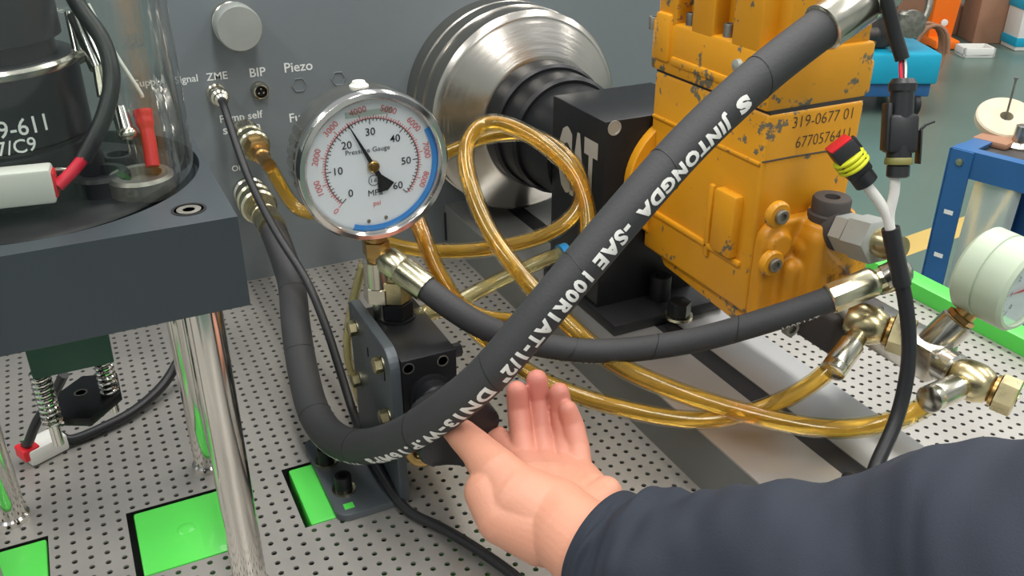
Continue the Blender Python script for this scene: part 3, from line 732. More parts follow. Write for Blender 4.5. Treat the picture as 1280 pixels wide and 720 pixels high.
# --- thick hose
R1=1.22
h1=[(cB.x,83.8,cB.z),(cB.x,81.5,cB.z),(cB.x+.05,79.4,cB.z-.5)]
h1=[Vector(v) for v in h1]+[P(364,352,d=82),P(369,400,d=78),P(377,455,d=74.5),P(392,515,d=70),P(420,550,d=66),P(462,558,d=62),P(520,537,d=57.5),P(600,478,d=53.5),P(665,405,d=51.8),P(720,340,d=51.3),P(790,258,d=51.3),P(860,180,d=51.8),P(930,113,d=52.4),P(985,67,d=53),P(1040,26,d=53.6),P(1100,-16,d=54.4),P(1170,-62,d=55.4)]
p1=smooth_path(spline(h1,14),10)
hose1=thing('hydraulic_hose','thick black wrapped hydraulic hose with white lettering crossing in front of pump','hose',tuple(h1[0]))
iend=min(range(len(p1)),key=lambda i:(proj(p1[i])[0]-1026)**2+(proj(p1[i])[1]-36)**2)
ist=min(range(len(p1)),key=lambda i:(p1[i]-Vector((cB.x,80.2,cB.z))).length)
tb=part('rubber_hose',MB().tube(p1[ist:iend+3],R1,28),'rubber',hose1)
wraps(p1[ist:iend],R1,7.5,'rubber_smooth',tb)
part('ferrule',MB().lathe([(.95,0),(1.24,.15),(1.28,1.0),(1.2,1.1),(1.28,1.3),(1.28,4.2)],(cB.x,83.9,cB.z),-Y_,28),'zinc_gold',hose1)
fpth=p1[iend:]; rr=[]
fr=MB(); a=(fpth[-1]-fpth[0]).normalized()
fr.lathe([(1.26,-.1),(1.44,.0),(1.44,3.0),(1.38,3.1),(1.44,3.25),(1.44,5.0),(1.2,5.2),(.9,5.3),(.9,7.5)],fpth[0],a,40)
part('ferrule',fr,'nickel',hose1,label='polished crimped steel ferrule')
_e=fpth[0]+a*7.2; part('end_elbow',MB().tube(smooth_path(spline([_e,_e+a*2.0,Vector((51.0,46.5,39.5)),Vector((49.0,50.5,41.2)),Vector((47.0,52.0,39.6))],10),4),.85,18),'steel',hose1)
tm=MB()
hose_print(tm,p1,R1,'S',(930,128),(916,144),30,30,.95,.07)
hose_print(tm,p1,R1,'JINTONGDA',(906,151),(796,270),32,32,1.12,.055)
hose_print(tm,p1,R1,'-SAE',(783,288),(748,330),34,36,1.0,.045)
hose_print(tm,p1,R1,'100R1AT-1/2"',(738,344),(632,466),36,40,1.0,.045)
hose_print(tm,p1,R1,'DN13-W.P.16MPa',(620,474),(470,552),40,58,.95,.045)
hose_print(tm,p1,R1,'WB MECLIN',(460,556),(385,548),72,88,.55,.02)
part('printed_text',tm,'hose_print',tb,smooth=0)
# --- second hose
R2=.87
e0=Vector((ex,ey,KZ+4.6)); f0=P(486,326,d=62.8); f1=P(528,357,d=62.0)
h2=[f0,f1,P(565,385,d=62),P(610,411,d=62.6),P(680,432,d=63.8),P(760,439,d=64),P(860,427,d=63),P(950,403,d=61.5),P(1040,373,d=60.2),P(1110,344,d=60.0)]
p2=smooth_path(spline(h2,12),6)
hose2=thing('hydraulic_hose','thinner black hydraulic hose running from valve block to pump','hose',tuple(f0))
def nearest(path,px): return min(range(len(path)),key=lambda i:(proj(path[i])[0]-px[0])**2+(proj(path[i])[1]-px[1])**2)
i0,i1=nearest(p2,(526,356)),nearest(p2,(1042,372))
t2=part('rubber_hose',MB().tube(p2[i0:i1+1],R2,24),'rubber',hose2)
wraps(p2[i0:i1],R2,5.5,'rubber_smooth',t2)
a=(p2[i0]-p2[0]).normalized(); 
part('ferrule',MB().lathe([(.75,-.6),(.98,-.2),(1.0,1.0),(.95,1.1),(1.0,1.2),(1.0,(p2[i0]-f0).length+.4)],f0,a,28),'zinc_pale',hose2)
elp=[Vector((ex,ey,KZ+3.6)),Vector((ex,ey,KZ+4.6)),f0+a*(-.2),f0+a*.8]
part('elbow',MB().tube(smooth_path(spline(elp,8),3),.72,18),'zinc_gold',hose2)
a=(p2[-1]-p2[i1]).normalized(); st0=p2[i1]-a*.2
fl=(p2[-1]-p2[i1]).length
n_=8; pf=[(.95,0),(1.05,.1),(1.05,fl*.75),(.95,fl*.8),(.7,fl*.86),(.7,fl+.6)]
part('ferrule',MB().lathe(pf,st0,a,10),'zinc_pale',hose2,label='crimped steel ferrule')
part('end_elbow',MB().tube(smooth_path(spline([p2[-1]-a*.3,p2[-1]+a*.8,P(1118,352,d=62),Vector((48.5,42.5,13.2)),Vector((47.8,44.2,12.5))],8),3),.8,18),'steel',hose2)
tm=MB(); hose_print(tm,p2,R2,'JINTONGDA',(688,440),(775,446),-88,-88,.6,.02)
hose_print(tm,p2,R2,'100R1AT',(975,402),(1022,384),-78,-78,.6,.02)
part('printed_text',tm,'hose_print',t2,smooth=0)

# --- amber tubes
def oil_tube(name,label,pts,r,oil='amber_oil',sm=8,n=10):
    p=smooth_path(spline(pts,n),sm); t=thing(name,label,'tube',tuple(pts[0]))
    tb=part('tube_wall',MB().tube(p,r,22),'tube_clear',t)
    part('oil_filling',MB().tube(p[1:-1],r*.78,18),oil,tb)
    return t,p
# tube A: end banjo -> sweeping left -> loop in front of the flywheel
RA=.72
tA_pts=[t1end,P(1140,517,d=61.5),P(1090,533,d=62),P(1020,535,d=62),P(930,516,d=62.5),P(840,487,d=63),P(765,452,d=64),P(705,400,d=65),P(655,348,d=67),P(612,290,d=70),P(586,225,d=73),P(583,180,d=74.5),P(606,154,d=75.5),P(645,160,d=75),P(690,188,d=73.5),P(722,225,d=72.5),P(735,275,d=72),P(728,330,d=71.3),P(714,372,d=69.8),P(690,396,d=68)]
tubeA,pA=oil_tube('oil_return_tube','amber oil tube running from end ball fitting and looping before flywheel',tA_pts,RA)
a=(t1end-b2).normalized()
def tferrule(parent,end,base,name='crimp_sleeve',r=.95,l0=.9,l1=2.2):
    d_=(end-base).normalized(); part(name,MB().lathe([(r*.8,-l0),(r,-l0+.1),(r,l1*.5),(r*.97,l1*.55),(r,l1*.6),(r,l1),(r*.85,l1+.08)],end,d_,20),'nickel',parent)
tferrule(tubeA,t1end,b2,r=.92,l0=1.5,l1=1.5)
# tube C: first banjo -> under the hand -> behind hose -> up behind the gauge
tC_pts=[t2end,P(1012,482,d=62.8),P(960,508,d=63),P(900,524,d=63),P(840,523,d=63),P(760,506,d=63.2),P(700,486,d=63.8),P(655,464,d=64.5),P(628,430,d=66),P(640,398,d=67.5),P(610,391,d=67),P(575,370,d=66.5),P(548,335,d=66),P(531,300,d=66.5),P(520,270,d=68)]
tC_pts=[t2end,P(1012,482,d=62.8),P(960,508,d=63),P(900,524,d=63),P(840,523,d=63),P(760,506,d=63.4),P(700,486,d=64.2),P(655,462,d=65.2),P(622,436,d=66.2),P(590,408,d=66.6),P(566,372,d=66.6),P(545,335,d=66.6),P(530,298,d=67),P(516,264,d=68.5),P(492,238,d=71),P(466,250,d=73.5),P(455,285,d=74.4),P(470,300,d=73.5)]
tubeC,pC=oil_tube('oil_return_tube','amber oil tube from upper ball fitting passing under the raised fingers',tC_pts,.66)
tferrule(tubeC,t2end,b1,r=.88,l0=1.5,l1=1.3)
# tube B: coil ring from the suction coupling behind the gauge round in front of the hub
tB_pts=[Vector((cA.x,79.4,cA.z)),P(372,262,d=84),P(420,262,d=82),P(490,225,d=80),P(560,190,d=79),P(610,171,d=78.5),P(660,168,d=77),P(702,188,d=75),P(727,225,d=73.5),P(722,262,d=72.5),P(690,290,d=72),P(640,306,d=72),P(580,314,d=72),P(520,312,d=72.5),P(470,300,d=73.5)]
tubeB,pB=oil_tube('suction_tube','pale amber tube coiling from suction coupling round before black hub',tB_pts,.66)
# tube from behind the loop (orange strands near the gauge)
tD_pts=[P(690,396,d=68),P(640,398,d=67.4),P(595,390,d=66.8),P(560,362,d=66.4),P(538,325,d=66.6),P(524,292,d=67.5),P(508,258,d=70),P(470,225,d=77),P(430,205,d=86),P(420,200,Y=89.6)]
oil_tube('oil_return_tube','thin amber tube curving down behind the valve block hose',tD_pts,.42)
# clear empty tube with blue collar
tE_pts=[Vector((KX1-.1,55.6,9.0)),P(520,395,d=66),P(552,388,d=67.5),P(590,368,d=69),P(640,343,d=71),P(695,319,d=73),P(712,313,d=73.6)]
tubeE,pE=oil_tube('clear_tube','nearly colourless plastic tube with blue collar below flywheel',tE_pts,.62,'pale_oil')
part('collar',MB().tube(pE[-9:-3],.72,20),'tag_blue',tubeE,label='bright blue collar')
tF_pts=[P(454,330,Y=58.9),P(447,355,Y=59.3),P(438,395,Y=59.8),P(434,435,Y=60.2),P(442,475,Y=60.4),P(456,515,Y=60.4),P(466,545,z=.45)]
tubeF,pF=oil_tube('clear_tube','pale flattened clear tube hanging behind the grey bracket',tF_pts,.36,'pale_oil')

# ================================================================== SENSOR LEAD WITH CONNECTORS
def conn_axis(p,q): return (q-p).normalized()
sl=thing('sensor_lead','black cable splitting into two white wires at plug connectors beside pump','cable',tuple(P(1095,585,d=59)))
lead=[Vector((39.0,26,5.2)),Vector((40.5,33,5.2)),P(1085,610,d=58.0),P(1096,580,d=58.5),P(1122,520,d=59),P(1136,450,d=58.6),P(1133,385,d=58),P(1122,330,d=57.2),P(1113,285,d=56.5)]
ls=smooth_path(spline(lead,10),4)
part('cable_sheath',MB().tube(ls,[.47]*len(ls),14),'rubber_smooth',sl)
i_=nearest(ls,(1125,345)); part('shrink_sleeve',MB().tube(ls[i_-2:],.56,14),'plastic_black',sl)
jn=P(1113,287,d=56.4)
w1=[jn,P(1112,268,d=56),P(1118,240,d=55.4),P(1119,218,d=55)]
w2=[jn,P(1108,268,d=56),P(1096,248,d=55.6),P(1080,228,d=55.2)]
part('white_wire',MB().tube(spline(w1,6),.30,12),'wire_white',sl); part('white_wire',MB().tube(spline(w2,6),.32,12),'wire_white',sl)
# mated connector (upright)
ca,cb_=P(1122,222,d=55),P(1129,98,d=54); ax=conn_axis(ca,cb_); LL=(cb_-ca).length; vx=(RT-ax*RT.dot(ax)).normalized()
mc=part('mated_connector',MB().lathe([(.55,0),(.66,.1),(.66,.7),(.5,.8)],ca,ax,24).lathe([(.7,1.0),(.72,1.1),(.72,1.9)],ca,ax,24),'plastic_black',sl)
part('seal',MB().lathe([(.78,.78),(.8,.85),(.8,1.1),(.74,1.2)],ca,ax,24),'seal_olive',mc)
def obox(c,u,v,w,du,dv,dw,bev=.06):
    b=bmesh.new(); bmesh.ops.create_cube(b,size=1)
    for vv in b.verts: vv.co=Vector((vv.co.x*du,vv.co.y*dv,vv.co.z*dw))
    if bev: bmesh.ops.bevel(b,geom=b.edges[:],offset=bev,segments=2,affect='EDGES',profile=.5)
    mb=MB(); 
    for vv in b.verts: vv.co=Vector(c)+u*vv.co.x+v*vv.co.y+w*vv.co.z
    mb.bm(b); b.free(); return mb
vy=ax.cross(vx)
shell=obox(ca+ax*2.6,vx,vy,ax,1.75,1.4,2.3,.25); shell.lathe([(.68,3.0),(.70,3.4),(.68,5.0),(.78,5.1),(.8,LL-.3),(.6,LL)],ca,ax,24)
part('housing',shell,'plastic_black',mc)
part('latch',obox(ca+ax*3.0-vx*.85,vx,vy,ax,.28,1.0,2.8,.06),'plastic_black',mc)
lt=obox(ca+ax*1.8+vx*1.15,vx,vy,ax,.12,.7,2.0,.03); q_=ca+ax*2.8+vx*1.2
lt.tube([q_,q_+ax*.3+vx*.3,q_+ax*.5+vx*.8],.09,8); part('release_clip',lt,'plastic_black',mc)
# unmated plug (tilted, red face, yellow seal)
pa,pb=P(1083,228,d=55.2),P(1048,180,d=54.4); ax2=conn_axis(pa,pb); L2=(pb-pa).length; ux=(RT-ax2*RT.dot(ax2)).normalized(); uy=ax2.cross(ux)
pc=part('open_plug',MB().lathe([(.5,-.1),(.72,.0),(.72,.8)],pa,ax2,24),'plastic_black',sl)
part('plug_body',obox(pa+ax2*(L2*.62),ux,uy,ax2,1.5,1.3,L2*.74,.12).add(obox(pa+ax2*.9,ux,uy,ax2,1.5,.9,.6,.2).v,obox(pa+ax2*.9,ux,uy,ax2,1.5,.9,.6,.2).f),'plastic_black',pc)
part('red_face',obox(pb+ax2*.02,ux,uy,ax2,1.42,1.2,.16,.05),'plastic_red',pc,label='red plug face')
part('key',obox(pa+ax2*(L2*.8)+ux*.85,ux,uy,ax2,.3,.5,.9,.08),'plastic_black',pc)
sr=MB()
for k in range(3): sr.lathe([(.9,1.25+k*.3),(1.0,1.33+k*.3),(1.0,1.43+k*.3),(.9,1.52+k*.3)],pa,ax2,28)
part('seal',sr,'plastic_yellow',pc,label='ribbed yellow seal')
# upper cable
uc=[P(1096,-40,d=52.5),P(1108,0,d=53),P(1118,40,d=53.6),P(1128,74,d=54)]
part('upper_cable',MB().tube(spline(uc,8),.42,14),'rubber_smooth',sl)
for dx,mt in ((-3,'wire_red'),(2,'wire_white'),(0,'plastic_black')):
    part('inner_wire',MB().tube(spline([P(1128+dx*.6,70,d=54),P(1129+dx,85,d=54),P(1129+dx*.7,100,d=54)],5),.13,8),mt,sl)

# ================================================================== LEFT STAND
SX0,SX1,SY0,SY1,SZ0,SZ1=-12.0,6.1,43.0,63.0,21.5,26.4
GCX,GCY=-2.95,53.0
stand=thing('injector_stand','dark grey slab stand on polished steel pillars','stand',(-3,53,0))
b=bmesh.new()
# slab with a round recess: outer ring + recess floor
sl_=MB().box((SX0,SY0,SZ0),(SX1,SY1,SZ1-.8),.0)
part('slab',sl_,'stand_paint',stand,smooth=0)
N=96; top=[];fs=[];vs=[]
rc=8.75
def sq(a):
    dx,dy=math.cos(a),math.sin(a); t=1e9
    if dx>1e-9: t=min(t,(SX1-GCX)/dx)
    if dx<-1e-9: t=min(t,(SX0-GCX)/dx)
    if dy>1e-9: t=min(t,(SY1-GCY)/dy)
    if dy<-1e-9: t=min(t,(SY0-GCY)/dy)
    return GCX+dx*t,GCY+dy*t
angs=sorted([2*math.pi*k/N for k in range(N)]+[math.atan2(y-GCY,x-GCX)%(2*math.pi) for x in (SX0,SX1) for y in (SY0,SY1)])
n=len(angs)
for a in angs:
    x,y=sq(a); vs+= [(x,y,SZ1-.8),(x,y,SZ1),(GCX+rc*math.cos(a),GCY+rc*math.sin(a),SZ1),(GCX+rc*math.cos(a),GCY+rc*math.sin(a),SZ1-.8)]
for k in range(n):
    k2=(k+1)%n
    for j in range(3): fs.append((4*k+j,4*k2+j,4*k2+j+1,4*k+j+1))
part('slab_collar',MB().add(vs,fs),'stand_paint',stand,smooth=20)
c=P(236,262,z=SZ1); s_=part('countersunk_screw',MB().lathe([(.85,.0),(.85,.03),(.72,.03),(.7,-.1)],(c.x,c.y,SZ1),Z_,28),'socket_dark',stand)
part('socket_head',MB().lathe([(.6,-.06),(.6,.02),(.3,.02),(.28,-.05),(.02,-.06)],(c.x,c.y,SZ1),Z_,24),'steel_dull',s_)
for x,y in ((4.0,46),(3.75,60),(-9.7,60),(-9.7,46)):
    pp_=part('pillar',MB().lathe([(1.02,.5),(1.02,21.5)],(x,y,0),Z_,36),'chrome',stand)
    part('pillar_foot',MB().lathe([(1.2,.0),(1.2,.4),(1.05,.55)],(x,y,0),Z_,28),'chrome',pp_)
c=P(253,574,z=.3); part('corner_pad',MB().box((c.x-.5,c.y-.6,0.02),(c.x+.9,c.y+.4,.5),.1),'green_dark',stand)
# hanging spring clamp under the slab
cl=thing('spring_clamp','dark green block with two chrome springs and hexagonal plate under slab','clamp',(-2,54,SZ0))
FYc=52.0
q0=P(40,470,Y=FYc); q1=P(143,453,Y=FYc)
part('clamp_block',MB().box((q0.x,FYc,q1.z),(q1.x,FYc+4,SZ0),.06),'green_dark',cl)
s1t=P(50,474,Y=53); s1b=P(68,531,Y=53); s2t=P(127,455,Y=55); s2b=P(130,478,Y=55)
zp_=s1b.z
def spring(x,y,z0,z1,r,turns,wr):
    pts=[]; nn=turns*14
    for k in range(nn+1):
        a=2*math.pi*k/14; pts.append(Vector((x+r*math.cos(a),y+r*math.sin(a),z0+(z1-z0)*k/nn)))
    return MB().tube(pts,wr,6)
xs1=(s1t.x+s1b.x)/2; xs2=q1.x-.7
part('guide_rod',MB().lathe([(.32,0),(.32,q1.z-zp_+1.4)],(xs1,53,zp_-1.4),Z_,16),'chrome',cl)
part('spring',spring(xs1,53,zp_,q1.z,.5,11,.10),'chrome',cl); part('spring',spring(xs2,55.2,zp_,q1.z,.5,11,.10),'chrome',cl)
part('guide_rod',MB().lathe([(.32,0),(.32,q1.z-zp_+1.4)],(xs2,55.2,zp_-1.4),Z_,16),'chrome',cl)
hp=[P(62,522,z=zp_),P(112,523,z=zp_),P(151,490,z=zp_),P(146,466,z=zp_),P(102,470,z=zp_),P(74,490,z=zp_)]
hpm=part('hex_plate',MB().prism([(v.x,v.y) for v in hp],(0,0,zp_-.6),X_,Y_,Z_,.6,.04),'black_anod',cl)
c=P(101,491,z=zp_); part('centre_hole',MB().lathe([(.42,.0),(.42,.03),(.3,.03),(.28,-.2),(.02,-.25)],(c.x,c.y,zp_),Z_,20),'steel_dull',hpm)
# white plug lying on the plate with red insert and black cable
wc=thing('white_connector','small white plastic plug with red insert lying on perforated plate','connector',tuple(P(55,565,z=0)))
a=P(28,570,z=.8); b_=P(72,548,z=.8); ux_=(b_-a); ux_.z=0; ux_.normalize(); uy_=Z_.cross(ux_)
cen=P(50,560,z=.75)
part('shell',obox(cen+ux_*.3,ux_,uy_,Z_,3.0,2.0,1.4,.25),'plastic_white',wc)
c=P(40,574,z=1.1); part('insert',obox(cen-ux_*.9-uy_*.1+Z_*.35,ux_,uy_,Z_,1.3,1.5,1.0,.15),'plastic_red',wc,label='red insert')
part('terminal',obox(cen-ux_*.8-uy_*.1+Z_*.9,ux_,uy_,Z_,.35,.5,.2,.05),'plastic_yellow',wc)
part('terminal',obox(cen-ux_*.75+uy_*.4+Z_*.9,ux_,uy_,Z_,.3,.35,.2,.05),'green_paint',wc)
cp=[cen+ux_*1.6+Z_*.2,P(90,550,z=.5),P(130,534,z=.5),P(170,512,z=.6),P(205,480,z=1),P(226,445,z=2.5),P(238,415,z=5)]
part('cable',MB().tube(smooth_path(spline(cp,8),3),.42,12),'rubber_smooth',wc)
sp_=[cen-ux_*.9+Z_*.9,P(36,552,z=2.2),P(46,527,z=4),P(66,495,z=6),P(80,468,z=8)]
part('lead_strap',MB().tube(smooth_path(spline(sp_,8),3),.36,10),'rubber_smooth',wc)

# ================================================================== GLASS CYLINDER AND DEVICE
gj=MB(); prof=[(8.5,0),(8.5,30),(8.1,30),(8.1,0)]
gl=part('glass_cylinder',gj.lathe(prof,(GCX,GCY,SZ1-.79),Z_,96,False),'glass',None,'tall clear glass cylinder standing in the slab recess','cylinder',loc=(GCX,GCY,SZ1-.79))
dv=thing('injector_unit','black cylindrical injector unit with printed numbers inside glass cylinder','injector',(GCX-.6,GCY,SZ1-.8))
dc=(GCX-.6,GCY+.2)
part('base_disc',MB().lathe([(7.6,0),(7.6,.35),(7.3,.55),(3,.55)],(GCX,GCY,SZ1-.79),Z_,72),'black_metal',dv)
bd_=part('body',MB().lathe([(4.3,.5),(4.3,3.2),(4.1,3.3),(4.1,3.45),(4.3,3.6),(4.3,7.3),(4.1,7.5),(3.4,7.5),(3.4,8.3),(3.8,8.4),(3.8,12),(3.4,12.2)],(dc[0],dc[1],SZ1-.8),Z_,64),'device_black',dv)
part('band',MB().lathe([(4.32,7.0),(4.36,7.1),(4.36,7.3),(4.2,7.45)],(dc[0],dc[1],SZ1-.8),Z_,64),'steel',dv)
# curved print on the body
tl=MB()
def cyl_text(body,px,py,h,w):
    vs_,fs_,asp=text_mesh(body,.008); d_=math.atan2(CAM.y-dc[1],CAM.x-dc[0]); r=4.33
    rr=ray(px,py); # hit cylinder
    ox,oy=CAM.x-dc[0],CAM.y-dc[1]; A=rr.x**2+rr.y**2; B=2*(ox*rr.x+oy*rr.y); C_=ox*ox+oy*oy-r*r; t=(-B-math.sqrt(max(0,B*B-4*A*C_)))/(2*A)
    hp_=CAM+rr*t; a0=math.atan2(hp_.y-dc[1],hp_.x-dc[0])
    tl.add([Vector((dc[0]+r*math.cos(a0+(x-.5)*w/r),dc[1]+r*math.sin(a0+(x-.5)*w/r),hp_.z+(y-.5)*h)) for x,y in vs_],fs_)
cyl_text('319-611',14,161,.85,3.3); cyl_text('C7/C9',12,185,.7,2.4)
part('printed_numbers',tl,'label_white',bd_,smooth=0)
# oily cups on the base
for px,py,r,h in ((128,232,1.5,1.0),(178,232,1.7,.9),(110,222,1.0,1.8),(150,205,.9,.8)):
    c=P(px,py,z=SZ1); part('cup',MB().lathe([(r,-.2),(r,h*.8),(r*.9,h),(r*.65,h),(r*.6,h*.5),(.02,h*.45)],(c.x,c.y,SZ1-.2),Z_,32),'black_metal' if r!=1.7 else 'steel_dull',dv)
# chrome rods and bolt inside
for a_,b_,r in (((84,15),(96,70),.16),((96,18),(124,85),.5),((148,135),(157,165),.42)):
    p0=P(*a_,d=47.5); p1_=P(*b_,d=47.5); part('rod',MB().tube([p0,p1_],r,14),'chrome',dv)
c=P(158,166,d=47.5); part('rod_nut',MB().sphere(c,.55,(1,1,.7)),'nickel',dv)
part('clamp_bracket',MB().tube([P(98,72,d=47.4),P(112,68,d=47.4),P(124,84,d=47.4),P(130,120,d=47.4)],.35,10),'nickel',dv)
# clear plastic sheet edge
ed=[P(110,5,d=47.8),P(140,60,d=48.2),P(174,113,d=48.6),P(178,122,d=48.7)]
part('plastic_strap',MB().tube(spline(ed,6),.10,8),'plastic_white',dv)
# cable to white box with red sleeve
ic=[P(84,-20,d=45.8),P(100,10,d=46),P(128,50,d=46.2),P(140,95,d=46.2),P(132,140,d=46),P(118,172,d=45.8),P(103,200,d=45.6)]
wb=thing('white_module','white plastic module with red plug and cable inside glass cylinder','module',tuple(P(30,245,d=44.6)))
part('cable',MB().tube(smooth_path(spline(ic,8),3),.42,14),'rubber_smooth',wb)
part('red_sleeve',MB().tube(spline([P(104,198,d=45.5),P(90,215,d=45.3),P(72,233,d=45.0)],6),.30,12),'wire_red',wb)
part('grey_lead',MB().tube(spline([P(90,213,d=45.6),P(74,212,d=45.3),P(62,214,d=45.1)],6),.10,8),'steel',wb)
m0=P(68,228,d=45.0); mdir=(P(-30,238,d=44.0)-m0).normalized(); mv=(Z_-mdir*Z_.dot(mdir)).normalized(); mw=mdir.cross(mv)
part('module_body',obox(m0+mdir*3.3,mdir,mv,mw,6.6,1.75,1.3,.15),'plastic_white',wb)
part('red_socket',obox(m0+mdir*.0,mdir,mv,mw,.25,1.3,.95,.08),'plastic_red',wb)
# red tag tube
rtp=[P(178,138,d=48.2),P(181,152,d=48.2),P(186,175,d=48.2),P(191,208,d=48.2)]
part('red_crimp_sleeve',MB().tube(spline(rtp,5),[.50]*3+[.46]*4+[.36]*9,14),'wire_red',None,'bright red crimp sleeve hanging inside glass cylinder','sleeve',loc=tuple(rtp[-1]))

# ================================================================== PERSON (right hand and sleeve)
person=thing('person','person in navy sleeve turning the black valve knob with one hand','person',tuple(P(900,700,d=46)))
def capsule(mb,a,ra,b_,rb,seg=32):
    d_=b_-a; L_=d_.length; ax_=d_/L_; prof=[]
    for k in range(5): t=math.radians(-90+22.5*k); prof.append((ra*math.cos(t),ra*math.sin(t)))
    for k in range(5): t=math.radians(22.5*k); prof.append((rb*math.cos(t),L_+rb*math.sin(t)))
    mb.lathe(prof,a,ax_,seg)
hm=MB()
chains=[
 # forearm, wrist, heel
 [(785,712,48.6,2.5),(748,694,49.8,2.45),(715,668,51.1,2.35),(690,645,52.6,2.3)],
 # palm rays
 [(690,650,52.6,2.3),(668,612,54.6,1.75),(656,585,56.6,1.15)],
 [(690,650,52.6,2.3),(688,612,54.8,1.75),(681,584,56.8,1.1)],
 [(700,650,52.6,2.2),(708,612,55.0,1.6),(705,585,56.8,1.05)],
 [(705,650,52.6,2.1),(738,617,54.4,1.35),(724,590,56.6,1.0)],
 [(720,655,52,1.9),(757,616,53.6,1.0)],
 # thumb with thenar
 [(690,650,52.4,2.3),(648,625,52.9,2.1),(622,592,53.6,1.5),(598,563,55.0,1.12),(577,543,56.5,.98),(566,535,57.1,.80)],
 [(680,660,52.2,2.2),(632,645,52.6,1.75),(612,615,53.2,1.5)],
 # index (curls behind the knob)
 [(656,585,56.6,1.1),(640,566,58.2,.92),(622,549,59.6,.85),(611,543,60.6,.78),(600,552,61.0,.7)],
 # middle, ring, little: raised
 [(658,586,56.8,1.0),(652,546,58.2,.76),(648,512,58.9,.73),(646,489,58.6,.68)],
 [(683,584,57.0,1.0),(678,540,58.9,.77),(674,500,59.5,.74),(671,475,59.1,.70)],
 [(707,586,57.0,1.0),(706,546,58.2,.76),(702,513,58.6,.72),(699,491,58.2,.66)],
 [(722,592,56.6,.98),(722,560,57.4,.78),(716,530,57.8,.70),(710,512,57.6,.6)],
]
for ch in chains:
    for (x0,y0,d0,r0),(x1,y1,d1,r1) in zip(ch[:-1],ch[1:]): capsule(hm,P(x0,y0,d=d0),r0,P(x1,y1,d=d1),r1)
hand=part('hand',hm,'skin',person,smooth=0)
remesh_part(hand,.0008,8)
# sleeve
secs=[(752,682,50.4,3.35),(775,697,49.6,3.75),(815,716,48.2,4.5),(900,740,45.6,4.95),(1050,752,42.2,5.6),(1200,757,39.2,6.75),(1350,775,36,7.4),(1600,810,32,8.0)]
cp=[P(x,y,d=d) for x,y,d,r in secs]; cs=spline(cp,14); rs=[]
for i in range(len(secs)-1):
    for k in range(14): rs.append(secs[i][3]+(secs[i+1][3]-secs[i][3])*k/14)
rs.append(secs[-1][3])
vs=[];fs=[];NS=64; n=len(cs); u,_=ortho(cs[1]-cs[0])
for i in range(n):
    T=(cs[min(n-1,i+1)]-cs[max(0,i-1)]).normalized(); u=(u-T*u.dot(T)).normalized(); w=T.cross(u)
    for k in range(NS):
        a=2*math.pi*k/NS; base=cs[i]+(u*math.cos(a)+w*math.sin(a))*rs[i]
        s=i/n*10; f=noise.noise(Vector((s*.9+a*.55,math.cos(a)*1.1,math.sin(a)*1.1)))*.55*min(1,s/1.2)+noise.noise(Vector((s*2.4,math.cos(a)*2.2+s*.6,math.sin(a)*2.2)))*.22*min(1,s)
        fold=.22*math.sin(s*2.6+2.2*math.sin(a+.6))*min(1,s/2)
        vs.append(base+(u*math.cos(a)+w*math.sin(a))*(f+fold))
# inner turn-in at the cuff
o=len(vs)
for k in range(NS):
    v=vs[k]; vs.append(cs[0]+(v-cs[0])*.93)
for k in range(NS):
    v=vs[k]; vs.append(cs[3]+(vs[3*NS+k]-cs[3])*.86)
for i in range(n-1):
    for k in range(NS): k2=(k+1)%NS; fs.append((i*NS+k,i*NS+k2,(i+1)*NS+k2,(i+1)*NS+k))
for k in range(NS):
    k2=(k+1)%NS; fs.append((k,o+k,o+k2,k2)); fs.append((o+k,o+NS+k,o+NS+k2,o+k2))
part('jacket_sleeve',MB().add(vs,fs),'sleeve_cloth',person,smooth=180)

# ================================================================== WORKSHOP BACKGROUND
FZ=-BENCH
# blue work trolley with grinding disc
bt_=thing('blue_work_table','blue steel work table with slotted angle legs behind the bench','table',tuple(P(1170,400,z=FZ)))
k0=P(1192,184,d=180); TZ=k0.z
ex_=Vector((math.cos(math.radians(-75)),math.sin(math.radians(-75)),0)); ey_=Vector((math.cos(math.radians(15)),math.sin(math.radians(15)),0))
TL,TD=70,44
def tbx(x0,x1,y0,y1,z0,z1,bev=0): return obox(k0+ex_*(x0+x1)/2+ey_*(y0+y1)/2+Z_*((z0+z1)/2-TZ),ex_,ey_,Z_,x1-x0,y1-y0,z1-z0,bev)
for a_ in ((0,TL,0,.6),(0,TL,TD-.6,TD),(0,.6,.6,TD-.6),(TL-.6,TL,.6,TD-.6)): part('apron',tbx(a_[0],a_[1],a_[2],a_[3],TZ-5.4,TZ),'blue_paint',bt_,smooth=0)
part('rim_lip',tbx(.6,3.6,.6,TD-.6,TZ-.5,TZ),'blue_paint',bt_,smooth=0); part('rim_lip',tbx(3.6,TL-.6,.6,2.6,TZ-.5,TZ),'blue_paint',bt_,smooth=0)
part('table_top',tbx(3.6,TL-.7,2.6,TD-.7,TZ-2.4,TZ-1.2),'dark_clutter',bt_,smooth=0)
